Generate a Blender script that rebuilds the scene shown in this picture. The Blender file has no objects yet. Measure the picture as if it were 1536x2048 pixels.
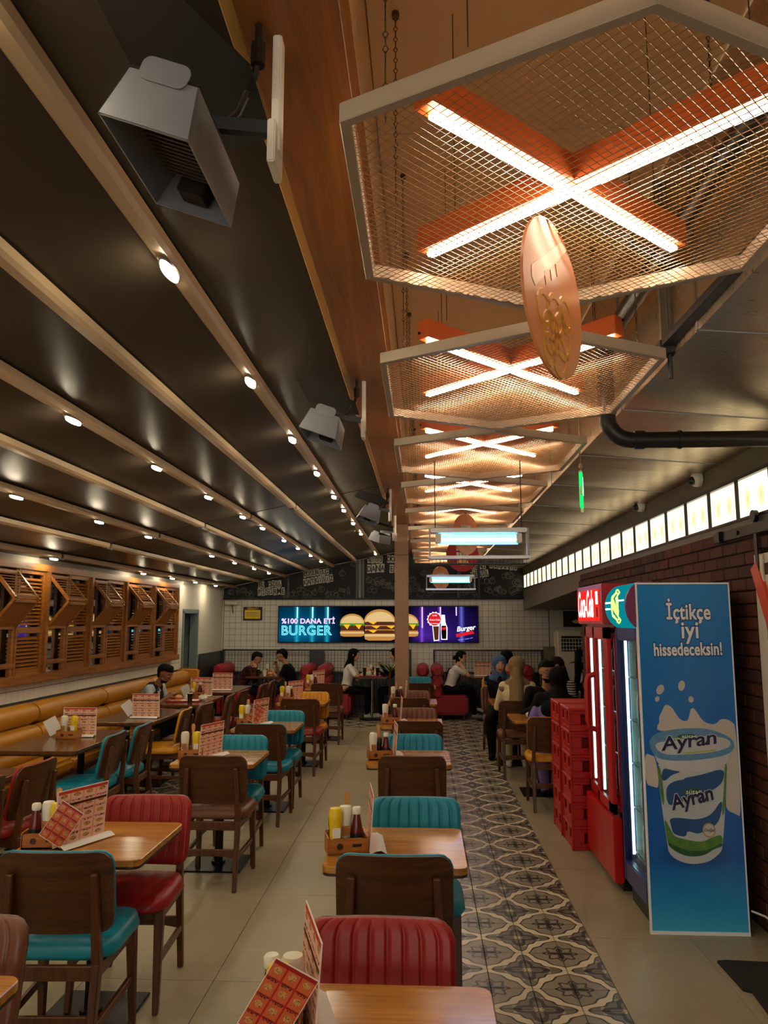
import bpy, bmesh, math, random
from mathutils import Vector, Matrix, Euler, Quaternion
random.seed(7)
scene = bpy.context.scene
COL = scene.collection
PI = math.pi

# ------------------------------------------------------------------ camera, world, exposure
FPX, EYE = 1538.0, 1.75
cam_d = bpy.data.cameras.new('camera')
cam = bpy.data.objects.new('camera', cam_d); COL.objects.link(cam)
cam_d.sensor_fit = 'VERTICAL'; cam_d.sensor_height = 24.0
cam_d.lens = FPX / 2048.0 * 24.0
cam_d.clip_start = 0.05; cam_d.clip_end = 80
cam.location = (0, 0, EYE)
cam.rotation_euler = (math.radians(90 + 7.994), 0, math.radians(2.912))
scene.camera = cam
world = bpy.data.worlds.new('world'); scene.world = world
world.use_nodes = True
world.node_tree.nodes['Background'].inputs[0].default_value = (1.0, 0.93, 0.82, 1)
world.node_tree.nodes['Background'].inputs[1].default_value = 2.0  # daylight level for the added opening behind the camera
scene.view_settings.view_transform = 'Standard'
scene.view_settings.look = 'None'
scene.view_settings.gamma = 1.0
scene.view_settings.exposure = 0.22
scene.view_settings.use_curve_mapping = False
portal_d = bpy.data.lights.new('added_shopfront_portal', 'AREA'); portal_d.shape = 'RECTANGLE'; portal_d.size = 6.4; portal_d.size_y = 2.1
portal_d.cycles.is_portal = True  # guides daylight through the added shopfront opening
portal = bpy.data.objects.new('added_shopfront_portal', portal_d); COL.objects.link(portal)
portal.location = (-.3, -3.25, 1.35); portal.rotation_euler = (math.radians(90), 0, PI)
LAMP_E = 165.0     # ceiling spot discs
TUBE_E = 30.0     # cross-shaped LED lines
BOX_E = 1.6       # light boxes on the right wall
SCREEN_E = 0.95    # backlit menu sign
UV_E = 9.0

# ------------------------------------------------------------------ materials
def lin(c):
    return tuple(((v / 255.0) / 12.92 if v / 255.0 <= .04045 else ((v / 255.0 + .055) / 1.055) ** 2.4) for v in c)
MATS = {}
class NT:
    def __init__(s, m):
        s.t = m.node_tree; s.n = s.t.nodes; s.l = s.t.links
    def new(s, ty, **kw):
        nd = s.n.new(ty)
        for k, v in kw.items(): setattr(nd, k, v)
        return nd
    def link(s, a, b): s.l.new(a, b)
    def m(s, op, a, b=None, c=None):
        nd = s.new('ShaderNodeMath', operation=op)
        for i, v in enumerate((a, b, c)):
            if v is None: continue
            if isinstance(v, (int, float)): nd.inputs[i].default_value = v
            else: s.link(v, nd.inputs[i])
        return nd.outputs[0]
    def mix(s, f, a, b):
        nd = s.new('ShaderNodeMix', data_type='RGBA')
        for sock, v in ((nd.inputs[0], f), (nd.inputs[6], a), (nd.inputs[7], b)):
            if isinstance(v, (int, float)): sock.default_value = v
            elif isinstance(v, tuple): sock.default_value = (*v[:3], 1)
            else: s.link(v, sock)
        return nd.outputs[2]
    def ramp(s, f, stops):
        nd = s.new('ShaderNodeValToRGB')
        e = nd.color_ramp.elements
        while len(e) > 1: e.remove(e[0])
        for i, (p, c) in enumerate(stops):
            k = e[0] if i == 0 else e.new(p)
            k.position = p; k.color = (*c[:3], 1)
        s.link(f, nd.inputs[0]); return nd.outputs[0]
    def noise(s, scale, vec=None, detail=3, stretch=None, dist=0):
        nd = s.new('ShaderNodeTexNoise'); nd.inputs['Scale'].default_value = scale
        nd.inputs['Detail'].default_value = detail; nd.inputs['Distortion'].default_value = dist
        if vec is not None:
            if stretch:
                mp = s.new('ShaderNodeMapping'); mp.inputs['Scale'].default_value = stretch
                s.link(vec, mp.inputs[0]); vec = mp.outputs[0]
            s.link(vec, nd.inputs['Vector'])
        return nd.outputs['Fac']
    def obj(s): return s.new('ShaderNodeTexCoord').outputs['Object']
    def pos(s): return s.new('ShaderNodeNewGeometry').outputs['Position']
    def xyz(s, v):
        nd = s.new('ShaderNodeSeparateXYZ'); s.link(v, nd.inputs[0]); return nd.outputs
    def bump(s, h, st, dist=.01):
        nd = s.new('ShaderNodeBump'); nd.inputs['Strength'].default_value = st; nd.inputs['Distance'].default_value = dist
        s.link(h, nd.inputs['Height']); return nd.outputs[0]
def base(name, rough=.5, metal=0.0, spec=.5):
    m = bpy.data.materials.new(name); m.use_nodes = True
    N = NT(m); b = N.n['Principled BSDF']
    b.inputs['Roughness'].default_value = rough; b.inputs['Metallic'].default_value = metal
    b.inputs['Specular IOR Level'].default_value = spec
    MATS[name] = m
    return m, N, b
def plain(name, rgb, rough=.5, metal=0, var=.12, sc=8, bump=0, spec=.5, bsc=60):
    m, N, b = base(name, rough, metal, spec)
    c = lin(rgb); o = N.obj()
    f = N.noise(sc, o)
    N.link(N.mix(f, tuple(v * (1 - var) for v in c), tuple(min(1, v * (1 + var)) for v in c)), b.inputs['Base Color'])
    if bump: N.link(N.bump(N.noise(bsc, o), bump, .004), b.inputs['Normal'])
    return m
def wood(name, a, bb, rough=.4, axis=0, sc=1.0, spec=.5):
    m, N, b = base(name, rough, 0, spec)
    st = [14, 14, 14]; st[axis] = 1.2
    o = N.obj()
    f = N.noise(2.2 * sc, o, 5, tuple(st), 1.4)
    g = N.noise(9 * sc, o, 2, tuple(v * 2 for v in st))
    k = N.m('ADD', N.m('MULTIPLY', f, .75), N.m('MULTIPLY', g, .25))
    N.link(N.ramp(k, [(.3, lin(bb)), (.5, tuple((x + y) / 2 for x, y in zip(lin(a), lin(bb)))), (.68, lin(a))]), b.inputs['Base Color'])
    N.link(N.bump(k, .12, .003), b.inputs['Normal'])
    return m
def emit(name, rgb, e, raw=False):
    m = bpy.data.materials.new(name); m.use_nodes = True; N = NT(m)
    N.n.remove(N.n['Principled BSDF'])
    em = N.new('ShaderNodeEmission'); em.inputs[0].default_value = (*(rgb if raw else lin(rgb)), 1); em.inputs[1].default_value = e
    N.link(em.outputs[0], N.n['Material Output'].inputs[0]); MATS[name] = m
    return m

# furniture
for nm, c in dict(teal=(10, 132, 158), red=(150, 26, 26), yellow=(214, 146, 16), brown=(112, 66, 46)).items():
    m, N, b = base('leather_' + nm, .38, 0, .45)
    o = N.obj(); f = N.noise(5, o); c = lin(c)
    N.link(N.mix(f, tuple(v * .8 for v in c), tuple(v * 1.12 for v in c)), b.inputs['Base Color'])
    N.link(N.bump(N.noise(160, o, 3), .12, .002), b.inputs['Normal'])
plain('leather_mustard', (178, 118, 20), .42, 0, .14, 4, .08)
plain('booth_red', (150, 26, 34), .5, 0, .15, 4, .06)
wood('walnut', (104, 58, 26), (58, 30, 13), .38, 2)
wood('walnut_flat', (96, 54, 22), (52, 27, 10), .36, 0, .7)
wood('table_wood', (200, 138, 54), (140, 84, 24), .17, 0, .4, .6)
wood('table_dark', (112, 70, 38), (72, 42, 22), .18, 1, .55, .6)
plain('edge_dark', (52, 30, 16), .4)
wood('caddy_wood', (190, 118, 46), (140, 80, 28), .45, 0)
wood('stick_wood', (214, 160, 96), (176, 120, 64), .5, 2)
wood('shutter_wood', (160, 98, 30), (98, 56, 16), .42, 1, .8)
wood('beam_wood', (150, 90, 32), (106, 58, 16), .42, 1, .35)
plain('beam_trim', (196, 142, 66), .45, 0)
plain('column_paint', (158, 120, 90), .5, 0, .1, 3)
plain('black_metal', (22, 21, 20), .35, .6)
plain('dark_rail', (58, 60, 64), .4, .5)
plain('chrome', (190, 190, 190), .22, 1)
plain('zinc', (150, 152, 156), .42, .85, .12, 12, .05)
plain('heater_steel', (120, 120, 126), .5, .5, .2, 7)
plain('dark_grille', (40, 26, 18), .6, .4)
plain('shield_dark', (26, 21, 16), .8, 0, .1, 8, 0, .2)
plain('corrugated', (74, 80, 86), .45, .2)
plain('ceramic', (150, 84, 52), .7)
plain('track_paint', (184, 158, 126), .42, .1, .08, 3)
plain('hex_frame', (170, 154, 134), .38, .3, .08, 5)
plain('mesh_metal', (170, 136, 98), .42, .4, .08, 5)
plain('orange_paint', (188, 86, 30), .45, 0, .1, 4)
plain('chain', (92, 74, 56), .5, .7)
plain('pipe_black', (34, 30, 28), .35, .2)
plain('plaster', (190, 160, 118), .8, 0, .06, 1.5, .05)
plain('white_paint', (206, 200, 186), .7, 0, .05, 1.5)
plain('gray_paint', (108, 100, 88), .55, 0, .08, 1.5)
plain('olive_paint', (92, 84, 58), .55, 0, .08, 1.5)
plain('tan_soffit', (176, 150, 120), .7, 0, .06, 1.2)
plain('door_gray', (112, 128, 132), .5)
plain('dark_opening', (30, 40, 40), .6)
plain('white_tile', (214, 210, 200), .22, 0, .05, 2)
plain('grout', (58, 56, 54), .9)
plain('mortar', (46, 34, 30), .9)
plain('floor_grout', (96, 86, 68), .9)
plain('plastic_white', (222, 216, 200), .4, 0, .05)
plain('plastic_yellow', (226, 190, 14), .35, 0, .06)
plain('ketchup', (92, 18, 12), .2, 0, .1)
plain('plastic_black', (18, 18, 20), .4)
plain('paper', (226, 222, 214), .75, 0, .05)
plain('cable_white', (206, 200, 190), .5)
plain('rope', (170, 140, 100), .8)
plain('ac_white', (214, 208, 190), .45, 0, .04)
plain('mat_black', (24, 20, 17), .9, 0, .25, 60, .4)
plain('crate_red', (176, 22, 18), .38, 0, .08, 6)
plain('fridge_red', (186, 22, 22), .3, 0, .06, 4)
plain('fridge_navy', (20, 34, 104), .3, 0, .1, 4)
plain('fridge_inner', (190, 214, 214), .5, 0, .05)
plain('purple_cap', (116, 44, 92), .35, 0, .1)
plain('print_white', (232, 238, 242), .3, 0, .04)
plain('print_pink', (216, 40, 90), .35)
plain('barn_white', (200, 190, 172), .5, 0, .06)
plain('barn_orange', (206, 70, 24), .45, 0, .1)
plain('leaf', (50, 84, 36), .5, 0, .3)
plain('leaf_light', (150, 170, 110), .5, 0, .2)
plain('food_bun', (214, 160, 96), .6, 0, .2, 30)
plain('food_red', (168, 34, 24), .5, 0, .2, 30)
# cola and glass
m, N, b = base('glass_clear', .03, 0, .5)
b.inputs['Transmission Weight'].default_value = 1; b.inputs['IOR'].default_value = 1.1; b.inputs['Base Color'].default_value = (.93, .98, .97, 1)
m, N, b = base('cola', .15, 0, .6); b.inputs['Base Color'].default_value = (.02, .008, .004, 1)
m, N, b = base('mirror', .03, 1, .5); b.inputs['Base Color'].default_value = (.62, .64, .62, 1)

# floor slabs: large pale stoneware
m, N, b = base('floor_slab', .34, 0, .45)
p = N.pos(); f = N.noise(1.3, p, 4); g = N.noise(14, p, 5)
k = N.m('ADD', N.m('MULTIPLY', f, .6), N.m('MULTIPLY', g, .4))
N.link(N.ramp(k, [(.3, lin((140, 128, 102))), (.7, lin((166, 152, 124)))]), b.inputs['Base Color'])
N.link(N.ramp(g, [(.3, (.28,) * 3), (.7, (.42,) * 3)]), b.inputs['Roughness'])
# patterned cement tile, motif repeats every 0.4 m
m, N, b = base('pattern_tile', .34, 0, .45)
X = N.xyz(N.pos())
def cell(v, off):
    q = N.m('MULTIPLY', N.m('ADD', v, 40.0 - off), 2.5)
    return N.m('SUBTRACT', N.m('FRACT', q), .5)
u = cell(X[0], .51 - .2); v = cell(X[1], .0)
au, av = N.m('ABSOLUTE', u), N.m('ABSOLUTE', v)
r = N.m('SQRT', N.m('ADD', N.m('MULTIPLY', u, u), N.m('MULTIPLY', v, v)))
th = N.m('ARCTAN2', v, u)
c4 = N.m('COSINE', N.m('MULTIPLY', th, 4)); c2 = N.m('COSINE', N.m('MULTIPLY', th, 2)); c8 = N.m('COSINE', N.m('MULTIPLY', th, 8))
# band: scalloped outline with points on both axes
R = N.m('ADD', N.m('ADD', .375, N.m('MULTIPLY', c4, .085)), N.m('MULTIPLY', c8, .035))
d = N.m('ABSOLUTE', N.m('SUBTRACT', r, R))
band = N.m('LESS_THAN', d, .05)
core = N.m('LESS_THAN', d, .012)
fl = N.m('LESS_THAN', N.m('ABSOLUTE', N.m('SUBTRACT', r, N.m('ADD', .17, N.m('MULTIPLY', c4, .075)))), .045)
eye = N.m('LESS_THAN', N.m('ABSOLUTE', N.m('SUBTRACT', N.m('MAXIMUM', au, av), .27)), .02)
dot = N.m('LESS_THAN', r, N.m('ADD', .05, N.m('MULTIPLY', c8, .02)))
u2 = N.m('SUBTRACT', .5, au); v2 = N.m('SUBTRACT', .5, av)
r2 = N.m('SQRT', N.m('ADD', N.m('MULTIPLY', u2, u2), N.m('MULTIPLY', v2, v2)))
t2 = N.m('ARCTAN2', v2, u2); k4 = N.m('COSINE', N.m('MULTIPLY', t2, 4)); k8 = N.m('COSINE', N.m('MULTIPLY', t2, 8))
star = N.m('LESS_THAN', r2, N.m('ADD', .11, N.m('MULTIPLY', k4, .06)))
ring = N.m('LESS_THAN', N.m('ABSOLUTE', N.m('SUBTRACT', r2, N.m('ADD', .185, N.m('MULTIPLY', k8, .03)))), .02)
inside = N.m('LESS_THAN', r, R)
L, G, D, M = lin((218, 204, 176)), lin((138, 128, 110)), lin((30, 27, 24)), lin((84, 78, 68))
col = N.mix(inside, G, lin((110, 104, 92)))
col = N.mix(N.m('MULTIPLY', ring, N.m('SUBTRACT', 1, inside)), col, D)
col = N.mix(N.m('MULTIPLY', star, N.m('SUBTRACT', 1, inside)), col, D)
col = N.mix(N.m('MULTIPLY', eye, inside), col, lin((160, 150, 132)))
col = N.mix(N.m('MULTIPLY', fl, inside), col, D)
col = N.mix(dot, col, L)
dk = N.m('LESS_THAN', d, .078)
col = N.mix(dk, col, D)
col = N.mix(band, col, L)
col = N.mix(N.m('MULTIPLY', N.noise(9, N.pos(), 4), .2), col, M)
N.link(col, b.inputs['Base Color'])
# ceiling fabric, dark with soft sheen
m, N, b = base('ceiling_fabric', .4, 0, .38)
p = N.pos(); w = N.new('ShaderNodeTexWave'); w.inputs['Scale'].default_value = 60; w.bands_direction = 'Y'
N.link(p, w.inputs[0])
N.link(N.mix(N.noise(1.2, p), lin((56, 47, 39)), lin((72, 62, 51))), b.inputs['Base Color'])
N.link(N.bump(N.m('ADD', N.noise(3, p, 2), N.m('MULTIPLY', w.outputs[1], .03)), .12, .02), b.inputs['Normal'])
b.inputs['Anisotropic'].default_value = .5
# duct steel
m, N, b = base('duct_steel', .28, .92, .5)
p = N.pos()
N.link(N.ramp(N.noise(1.1, p, 3), [(.3, lin((178, 158, 130))), (.7, lin((214, 194, 164)))]), b.inputs['Base Color'])
N.link(N.ramp(N.noise(18, p, 5, (1, 6, 1)), [(.2, (.24,) * 3), (.8, (.38,) * 3)]), b.inputs['Roughness'])
N.link(N.bump(N.noise(2.2, p, 2), .25, .03), b.inputs['Normal'])
# bricks
m, N, b = base('brick_clay', .75, 0, .3)
oi = N.new('ShaderNodeObjectInfo')
N.link(N.mix(N.noise(14, N.pos(), 5), N.ramp(oi.outputs['Random'], [(0, lin((78, 38, 28))), (.4, lin((104, 50, 32))), (.7, lin((56, 38, 34))), (1, lin((114, 64, 42)))]), lin((60, 40, 34))), b.inputs['Base Color'])
N.link(N.bump(N.noise(40, N.pos(), 4), .5, .006), b.inputs['Normal'])
# chalk board with faint smears
m, N, b = base('chalk_board', .6, 0, .3)
N.link(N.mix(N.noise(3, N.pos(), 5), lin((22, 24, 28)), lin((40, 42, 46))), b.inputs['Base Color'])
plain('chalk', (122, 122, 122), .9, 0, .3, 20)
plain('card_white', (198, 196, 188), .7, 0, .08)
plain('card_ink', (24, 24, 26), .7)
# menu print: grid of little pictures on pink paper
def menu_mat(name, paper, cellc, head, nx, nz, band=True):
    m, N, b = base(name, .45, 0, .4)
    X = N.xyz(N.new('ShaderNodeTexCoord').outputs['Generated'])
    U, V = X[0], X[2]
    fu = N.m('FRACT', N.m('MULTIPLY', U, nx)); fv = N.m('FRACT', N.m('MULTIPLY', V, nz))
    cu = N.m('ABSOLUTE', N.m('SUBTRACT', fu, .5)); cv = N.m('ABSOLUTE', N.m('SUBTRACT', fv, .45))
    pic = N.m('LESS_THAN', N.m('ADD', N.m('MULTIPLY', cu, cu), N.m('MULTIPLY', N.m('MULTIPLY', cv, cv), 2.2)), .075)
    lab = N.m('MULTIPLY', N.m('GREATER_THAN', fv, .8), N.m('LESS_THAN', cu, .36))
    col = N.mix(N.m('LESS_THAN', N.m('MAXIMUM', cu, cv), .44), lin(paper), lin(cellc))
    col = N.mix(pic, col, N.ramp(N.noise(26, N.new('ShaderNodeTexCoord').outputs['Generated'], 2), [(.35, lin((150, 84, 40))), (.5, lin((214, 160, 96))), (.65, lin((96, 60, 40)))]))
    col = N.mix(N.m('MULTIPLY', lab, N.m('GREATER_THAN', N.noise(40, N.new('ShaderNodeTexCoord').outputs['Generated'], 2), .5)), col, lin((70, 20, 20)))
    col = N.mix(N.m('GREATER_THAN', V, .93), col, lin(head))
    if band:
        col = N.mix(N.m('LESS_THAN', N.m('ABSOLUTE', N.m('SUBTRACT', V, .72)), .022), col, lin((70, 24, 20)))
    edge = N.m('MAXIMUM', N.m('ABSOLUTE', N.m('SUBTRACT', U, .5)), N.m('ABSOLUTE', N.m('SUBTRACT', V, .5)))
    col = N.mix(N.m('GREATER_THAN', edge, .485), col, lin((226, 214, 200)))
    N.link(col, b.inputs['Base Color'])
menu_mat('menu_print', (226, 150, 130), (232, 186, 168), (200, 60, 40), 4, 5)
menu_mat('leaflet_print', (170, 26, 20), (196, 92, 50), (150, 20, 16), 3, 4, False)
# sign prints / emissive
def emit_tex(name, fn, e):
    m = bpy.data.materials.new(name); m.use_nodes = True; N = NT(m)
    N.n.remove(N.n['Principled BSDF'])
    em = N.new('ShaderNodeEmission'); N.link(fn(N), em.inputs[0]); em.inputs[1].default_value = e
    N.link(em.outputs[0], N.n['Material Output'].inputs[0]); MATS[name] = m
def sign_bg(N):
    X = N.xyz(N.new('ShaderNodeTexCoord').outputs['Generated'])
    U, V = X[0], X[2]
    base_ = N.ramp(U, [(0, lin((2, 74, 112))), (.12, lin((4, 96, 136))), (.27, lin((2, 48, 80))), (.33, lin((8, 14, 22))), (.66, lin((12, 12, 24))), (.72, lin((70, 34, 140))), (.85, lin((46, 24, 110))), (1, lin((20, 14, 60)))])
    glow = N.ramp(V, [(0, (.5,) * 3), (.2, (1.0,) * 3), (.4, (.75,) * 3), (1, (.3,) * 3)])
    mx = N.new('ShaderNodeMix', data_type='RGBA', blend_type='MULTIPLY'); mx.inputs[0].default_value = 1
    N.link(base_, mx.inputs[6]); N.link(glow, mx.inputs[7])
    out = mx.outputs[2]
    for c_, w_, colr in ((.092, .02, (40, 190, 220)), (.17, .02, (40, 190, 220)), (.245, .02, (40, 190, 220)), (.722, .016, (150, 90, 230)), (.81, .014, (120, 80, 220)), (.92, .02, (120, 120, 250))):
        f = N.m('MAXIMUM', N.m('SUBTRACT', 1, N.m('DIVIDE', N.m('ABSOLUTE', N.m('SUBTRACT', U, c_)), w_)), 0)
        f = N.m('MULTIPLY', f, N.m('MULTIPLY', f, .6))
        out = N.mix(f, out, lin(colr))
    return out
emit_tex('sign_background', sign_bg, SCREEN_E)
for nm, c, k in (('sign_cyan', (120, 230, 250), 1.5), ('sign_pink', (236, 190, 240), 1.3), ('sign_bar', (170, 240, 250), 1.6), ('sign_violet', (224, 170, 255), 1.5),
                 ('sign_bun', (196, 136, 70), .9), ('sign_bun_light', (222, 188, 128), .95), ('sign_green', (70, 160, 40), .8), ('sign_cheese', (246, 186, 30), 1.0), ('sign_meat', (92, 46, 28), .8),
                 ('sign_white', (236, 240, 246), 1.3), ('sign_red', (206, 30, 36), 1.1), ('sign_black', (16, 12, 14), .6), ('sign_glow', (110, 130, 230), 1.0), ('sign_teal', (4, 100, 136), 1.0)):
    emit(nm, c, SCREEN_E * k)
def boxglow(N):
    X = N.xyz(N.new('ShaderNodeTexCoord').outputs['Generated'])
    U, V = X[1], X[2]
    w = N.new('ShaderNodeTexWave'); w.inputs['Scale'].default_value = 14; w.bands_direction = 'Y'; w.inputs['Distortion'].default_value = .3
    N.link(N.new('ShaderNodeTexCoord').outputs['Generated'], w.inputs[0])
    col = N.mix(N.m('MULTIPLY', w.outputs[1], .12), lin((250, 236, 196)), lin((226, 190, 130)))
    for cu in (.3, .72):
        a = N.m('DIVIDE', N.m('SUBTRACT', U, cu), .11); b_ = N.m('DIVIDE', N.m('SUBTRACT', V, .45), .34)
        f = N.m('SUBTRACT', 1, N.m('ADD', N.m('MULTIPLY', a, a), N.m('MULTIPLY', b_, b_)))
        f = N.m('MULTIPLY', N.m('MAXIMUM', f, 0), .75)
        col = N.mix(f, col, lin((222, 160, 96)))
    return col
emit_tex('lightbox_glow', boxglow, BOX_E)
emit('lamp_glow', (255, 238, 200), LAMP_E)
emit('tube_glow', (255, 232, 198), TUBE_E)
emit('uv_glow', (70, 170, 255), UV_E)
emit('uv_core', (190, 240, 255), UV_E * .9)
emit('exit_green', (20, 220, 90), 1.6)
emit('exit_white', (190, 255, 210), 1.6)
emit('cola_red_lit', (232, 34, 28), 1.3)
emit('cola_white_lit', (255, 214, 210), 1.6)
emit('teal_lit', (10, 130, 140), .9)
emit('lime_lit', (190, 230, 110), 1.5)
emit('fridge_led', (190, 236, 232), 4.0)
emit('fridge_led_soft', (150, 210, 214), .8)
# heater / people
for nm, c in dict(skin_a=(172, 122, 92), skin_b=(206, 158, 128), skin_c=(142, 94, 66), hair_black=(9, 7, 6), hair_brown=(40, 24, 16), lip=(140, 72, 62),
                  cloth_black=(11, 11, 13), cloth_white=(226, 222, 218), cloth_navy=(26, 34, 52), cloth_cream=(206, 188, 150), cloth_khaki=(132, 108, 78), cloth_blue=(66, 92, 132),
                  cloth_purple=(128, 108, 170), cloth_lightblue=(172, 184, 192), cloth_vest=(44, 34, 32), cloth_teal=(34, 120, 126), eye_white=(210, 205, 200), eye_dark=(26, 16, 12), shoe_white=(196, 194, 192)).items():
    plain(nm, c, .5 if 'skin' in nm else .8, 0, .08, 10, 0, .4 if 'skin' in nm else .15)
def patt(name, fn, rough=.8):
    m, N, b = base(name, rough, 0, .3); N.link(fn(N), b.inputs['Base Color'])
def _plaid(N):
    X = N.xyz(N.obj())
    a = N.m('GREATER_THAN', N.m('FRACT', N.m('MULTIPLY', X[2], 14)), .6); b_ = N.m('GREATER_THAN', N.m('FRACT', N.m('MULTIPLY', X[0], 14)), .6)
    return N.mix(N.m('MULTIPLY', N.m('ADD', a, b_), .5), lin((40, 16, 18)), lin((84, 30, 30)))
patt('cloth_plaid', _plaid)
def _stripe(N):
    X = N.xyz(N.obj())
    return N.mix(N.m('GREATER_THAN', N.m('FRACT', N.m('MULTIPLY', X[2], 34)), .5), lin((28, 28, 32)), lin((186, 182, 176)))
patt('cloth_stripe', _stripe)
# printed side panel of the cooler
m, N, b = base('panel_blue', .22, 0, .5)
X = N.xyz(N.new('ShaderNodeTexCoord').outputs['Generated'])
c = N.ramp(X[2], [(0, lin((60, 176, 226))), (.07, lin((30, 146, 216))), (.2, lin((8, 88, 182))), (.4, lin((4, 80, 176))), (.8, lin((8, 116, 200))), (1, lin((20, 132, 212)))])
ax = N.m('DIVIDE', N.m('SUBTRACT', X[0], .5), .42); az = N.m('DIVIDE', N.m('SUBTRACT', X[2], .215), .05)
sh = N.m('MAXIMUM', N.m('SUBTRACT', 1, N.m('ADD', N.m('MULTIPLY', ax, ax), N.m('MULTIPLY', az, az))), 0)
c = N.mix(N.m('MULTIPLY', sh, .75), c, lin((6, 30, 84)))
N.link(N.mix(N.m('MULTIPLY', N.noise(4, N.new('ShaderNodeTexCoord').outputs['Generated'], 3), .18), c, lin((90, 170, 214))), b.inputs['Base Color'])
def printmat(name, c1, c2, sc=20):
    m, N, b = base(name, .25, 0, .5); N.link(N.mix(N.noise(sc, N.obj(), 4), lin(c1), lin(c2)), b.inputs['Base Color'])
printmat('print_milk', (206, 202, 196), (184, 176, 168), 6)
printmat('print_cup', (196, 204, 208), (170, 182, 192), 8)
printmat('print_rim', (206, 210, 214), (178, 184, 190), 5)
printmat('print_lidblue', (110, 160, 200), (70, 120, 170), 60)
printmat('print_blue', (40, 92, 150), (28, 70, 126), 10)
printmat('print_green', (110, 156, 70), (40, 96, 52), 24)
printmat('print_greendark', (60, 110, 60), (30, 66, 46), 24)
printmat('print_ink', (34, 36, 84), (28, 30, 70))
printmat('print_shadow', (8, 40, 110), (8, 44, 116))
printmat('print_lime', (176, 196, 90), (150, 176, 80))
printmat('print_gold', (190, 160, 110), (160, 130, 90))
printmat('disc_orange', (196, 118, 70), (206, 136, 88), 5)
printmat('disc_gold', (216, 150, 60), (184, 116, 40), 14)
printmat('disc_pale', (236, 200, 170), (226, 180, 150))
M = MATS

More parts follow.
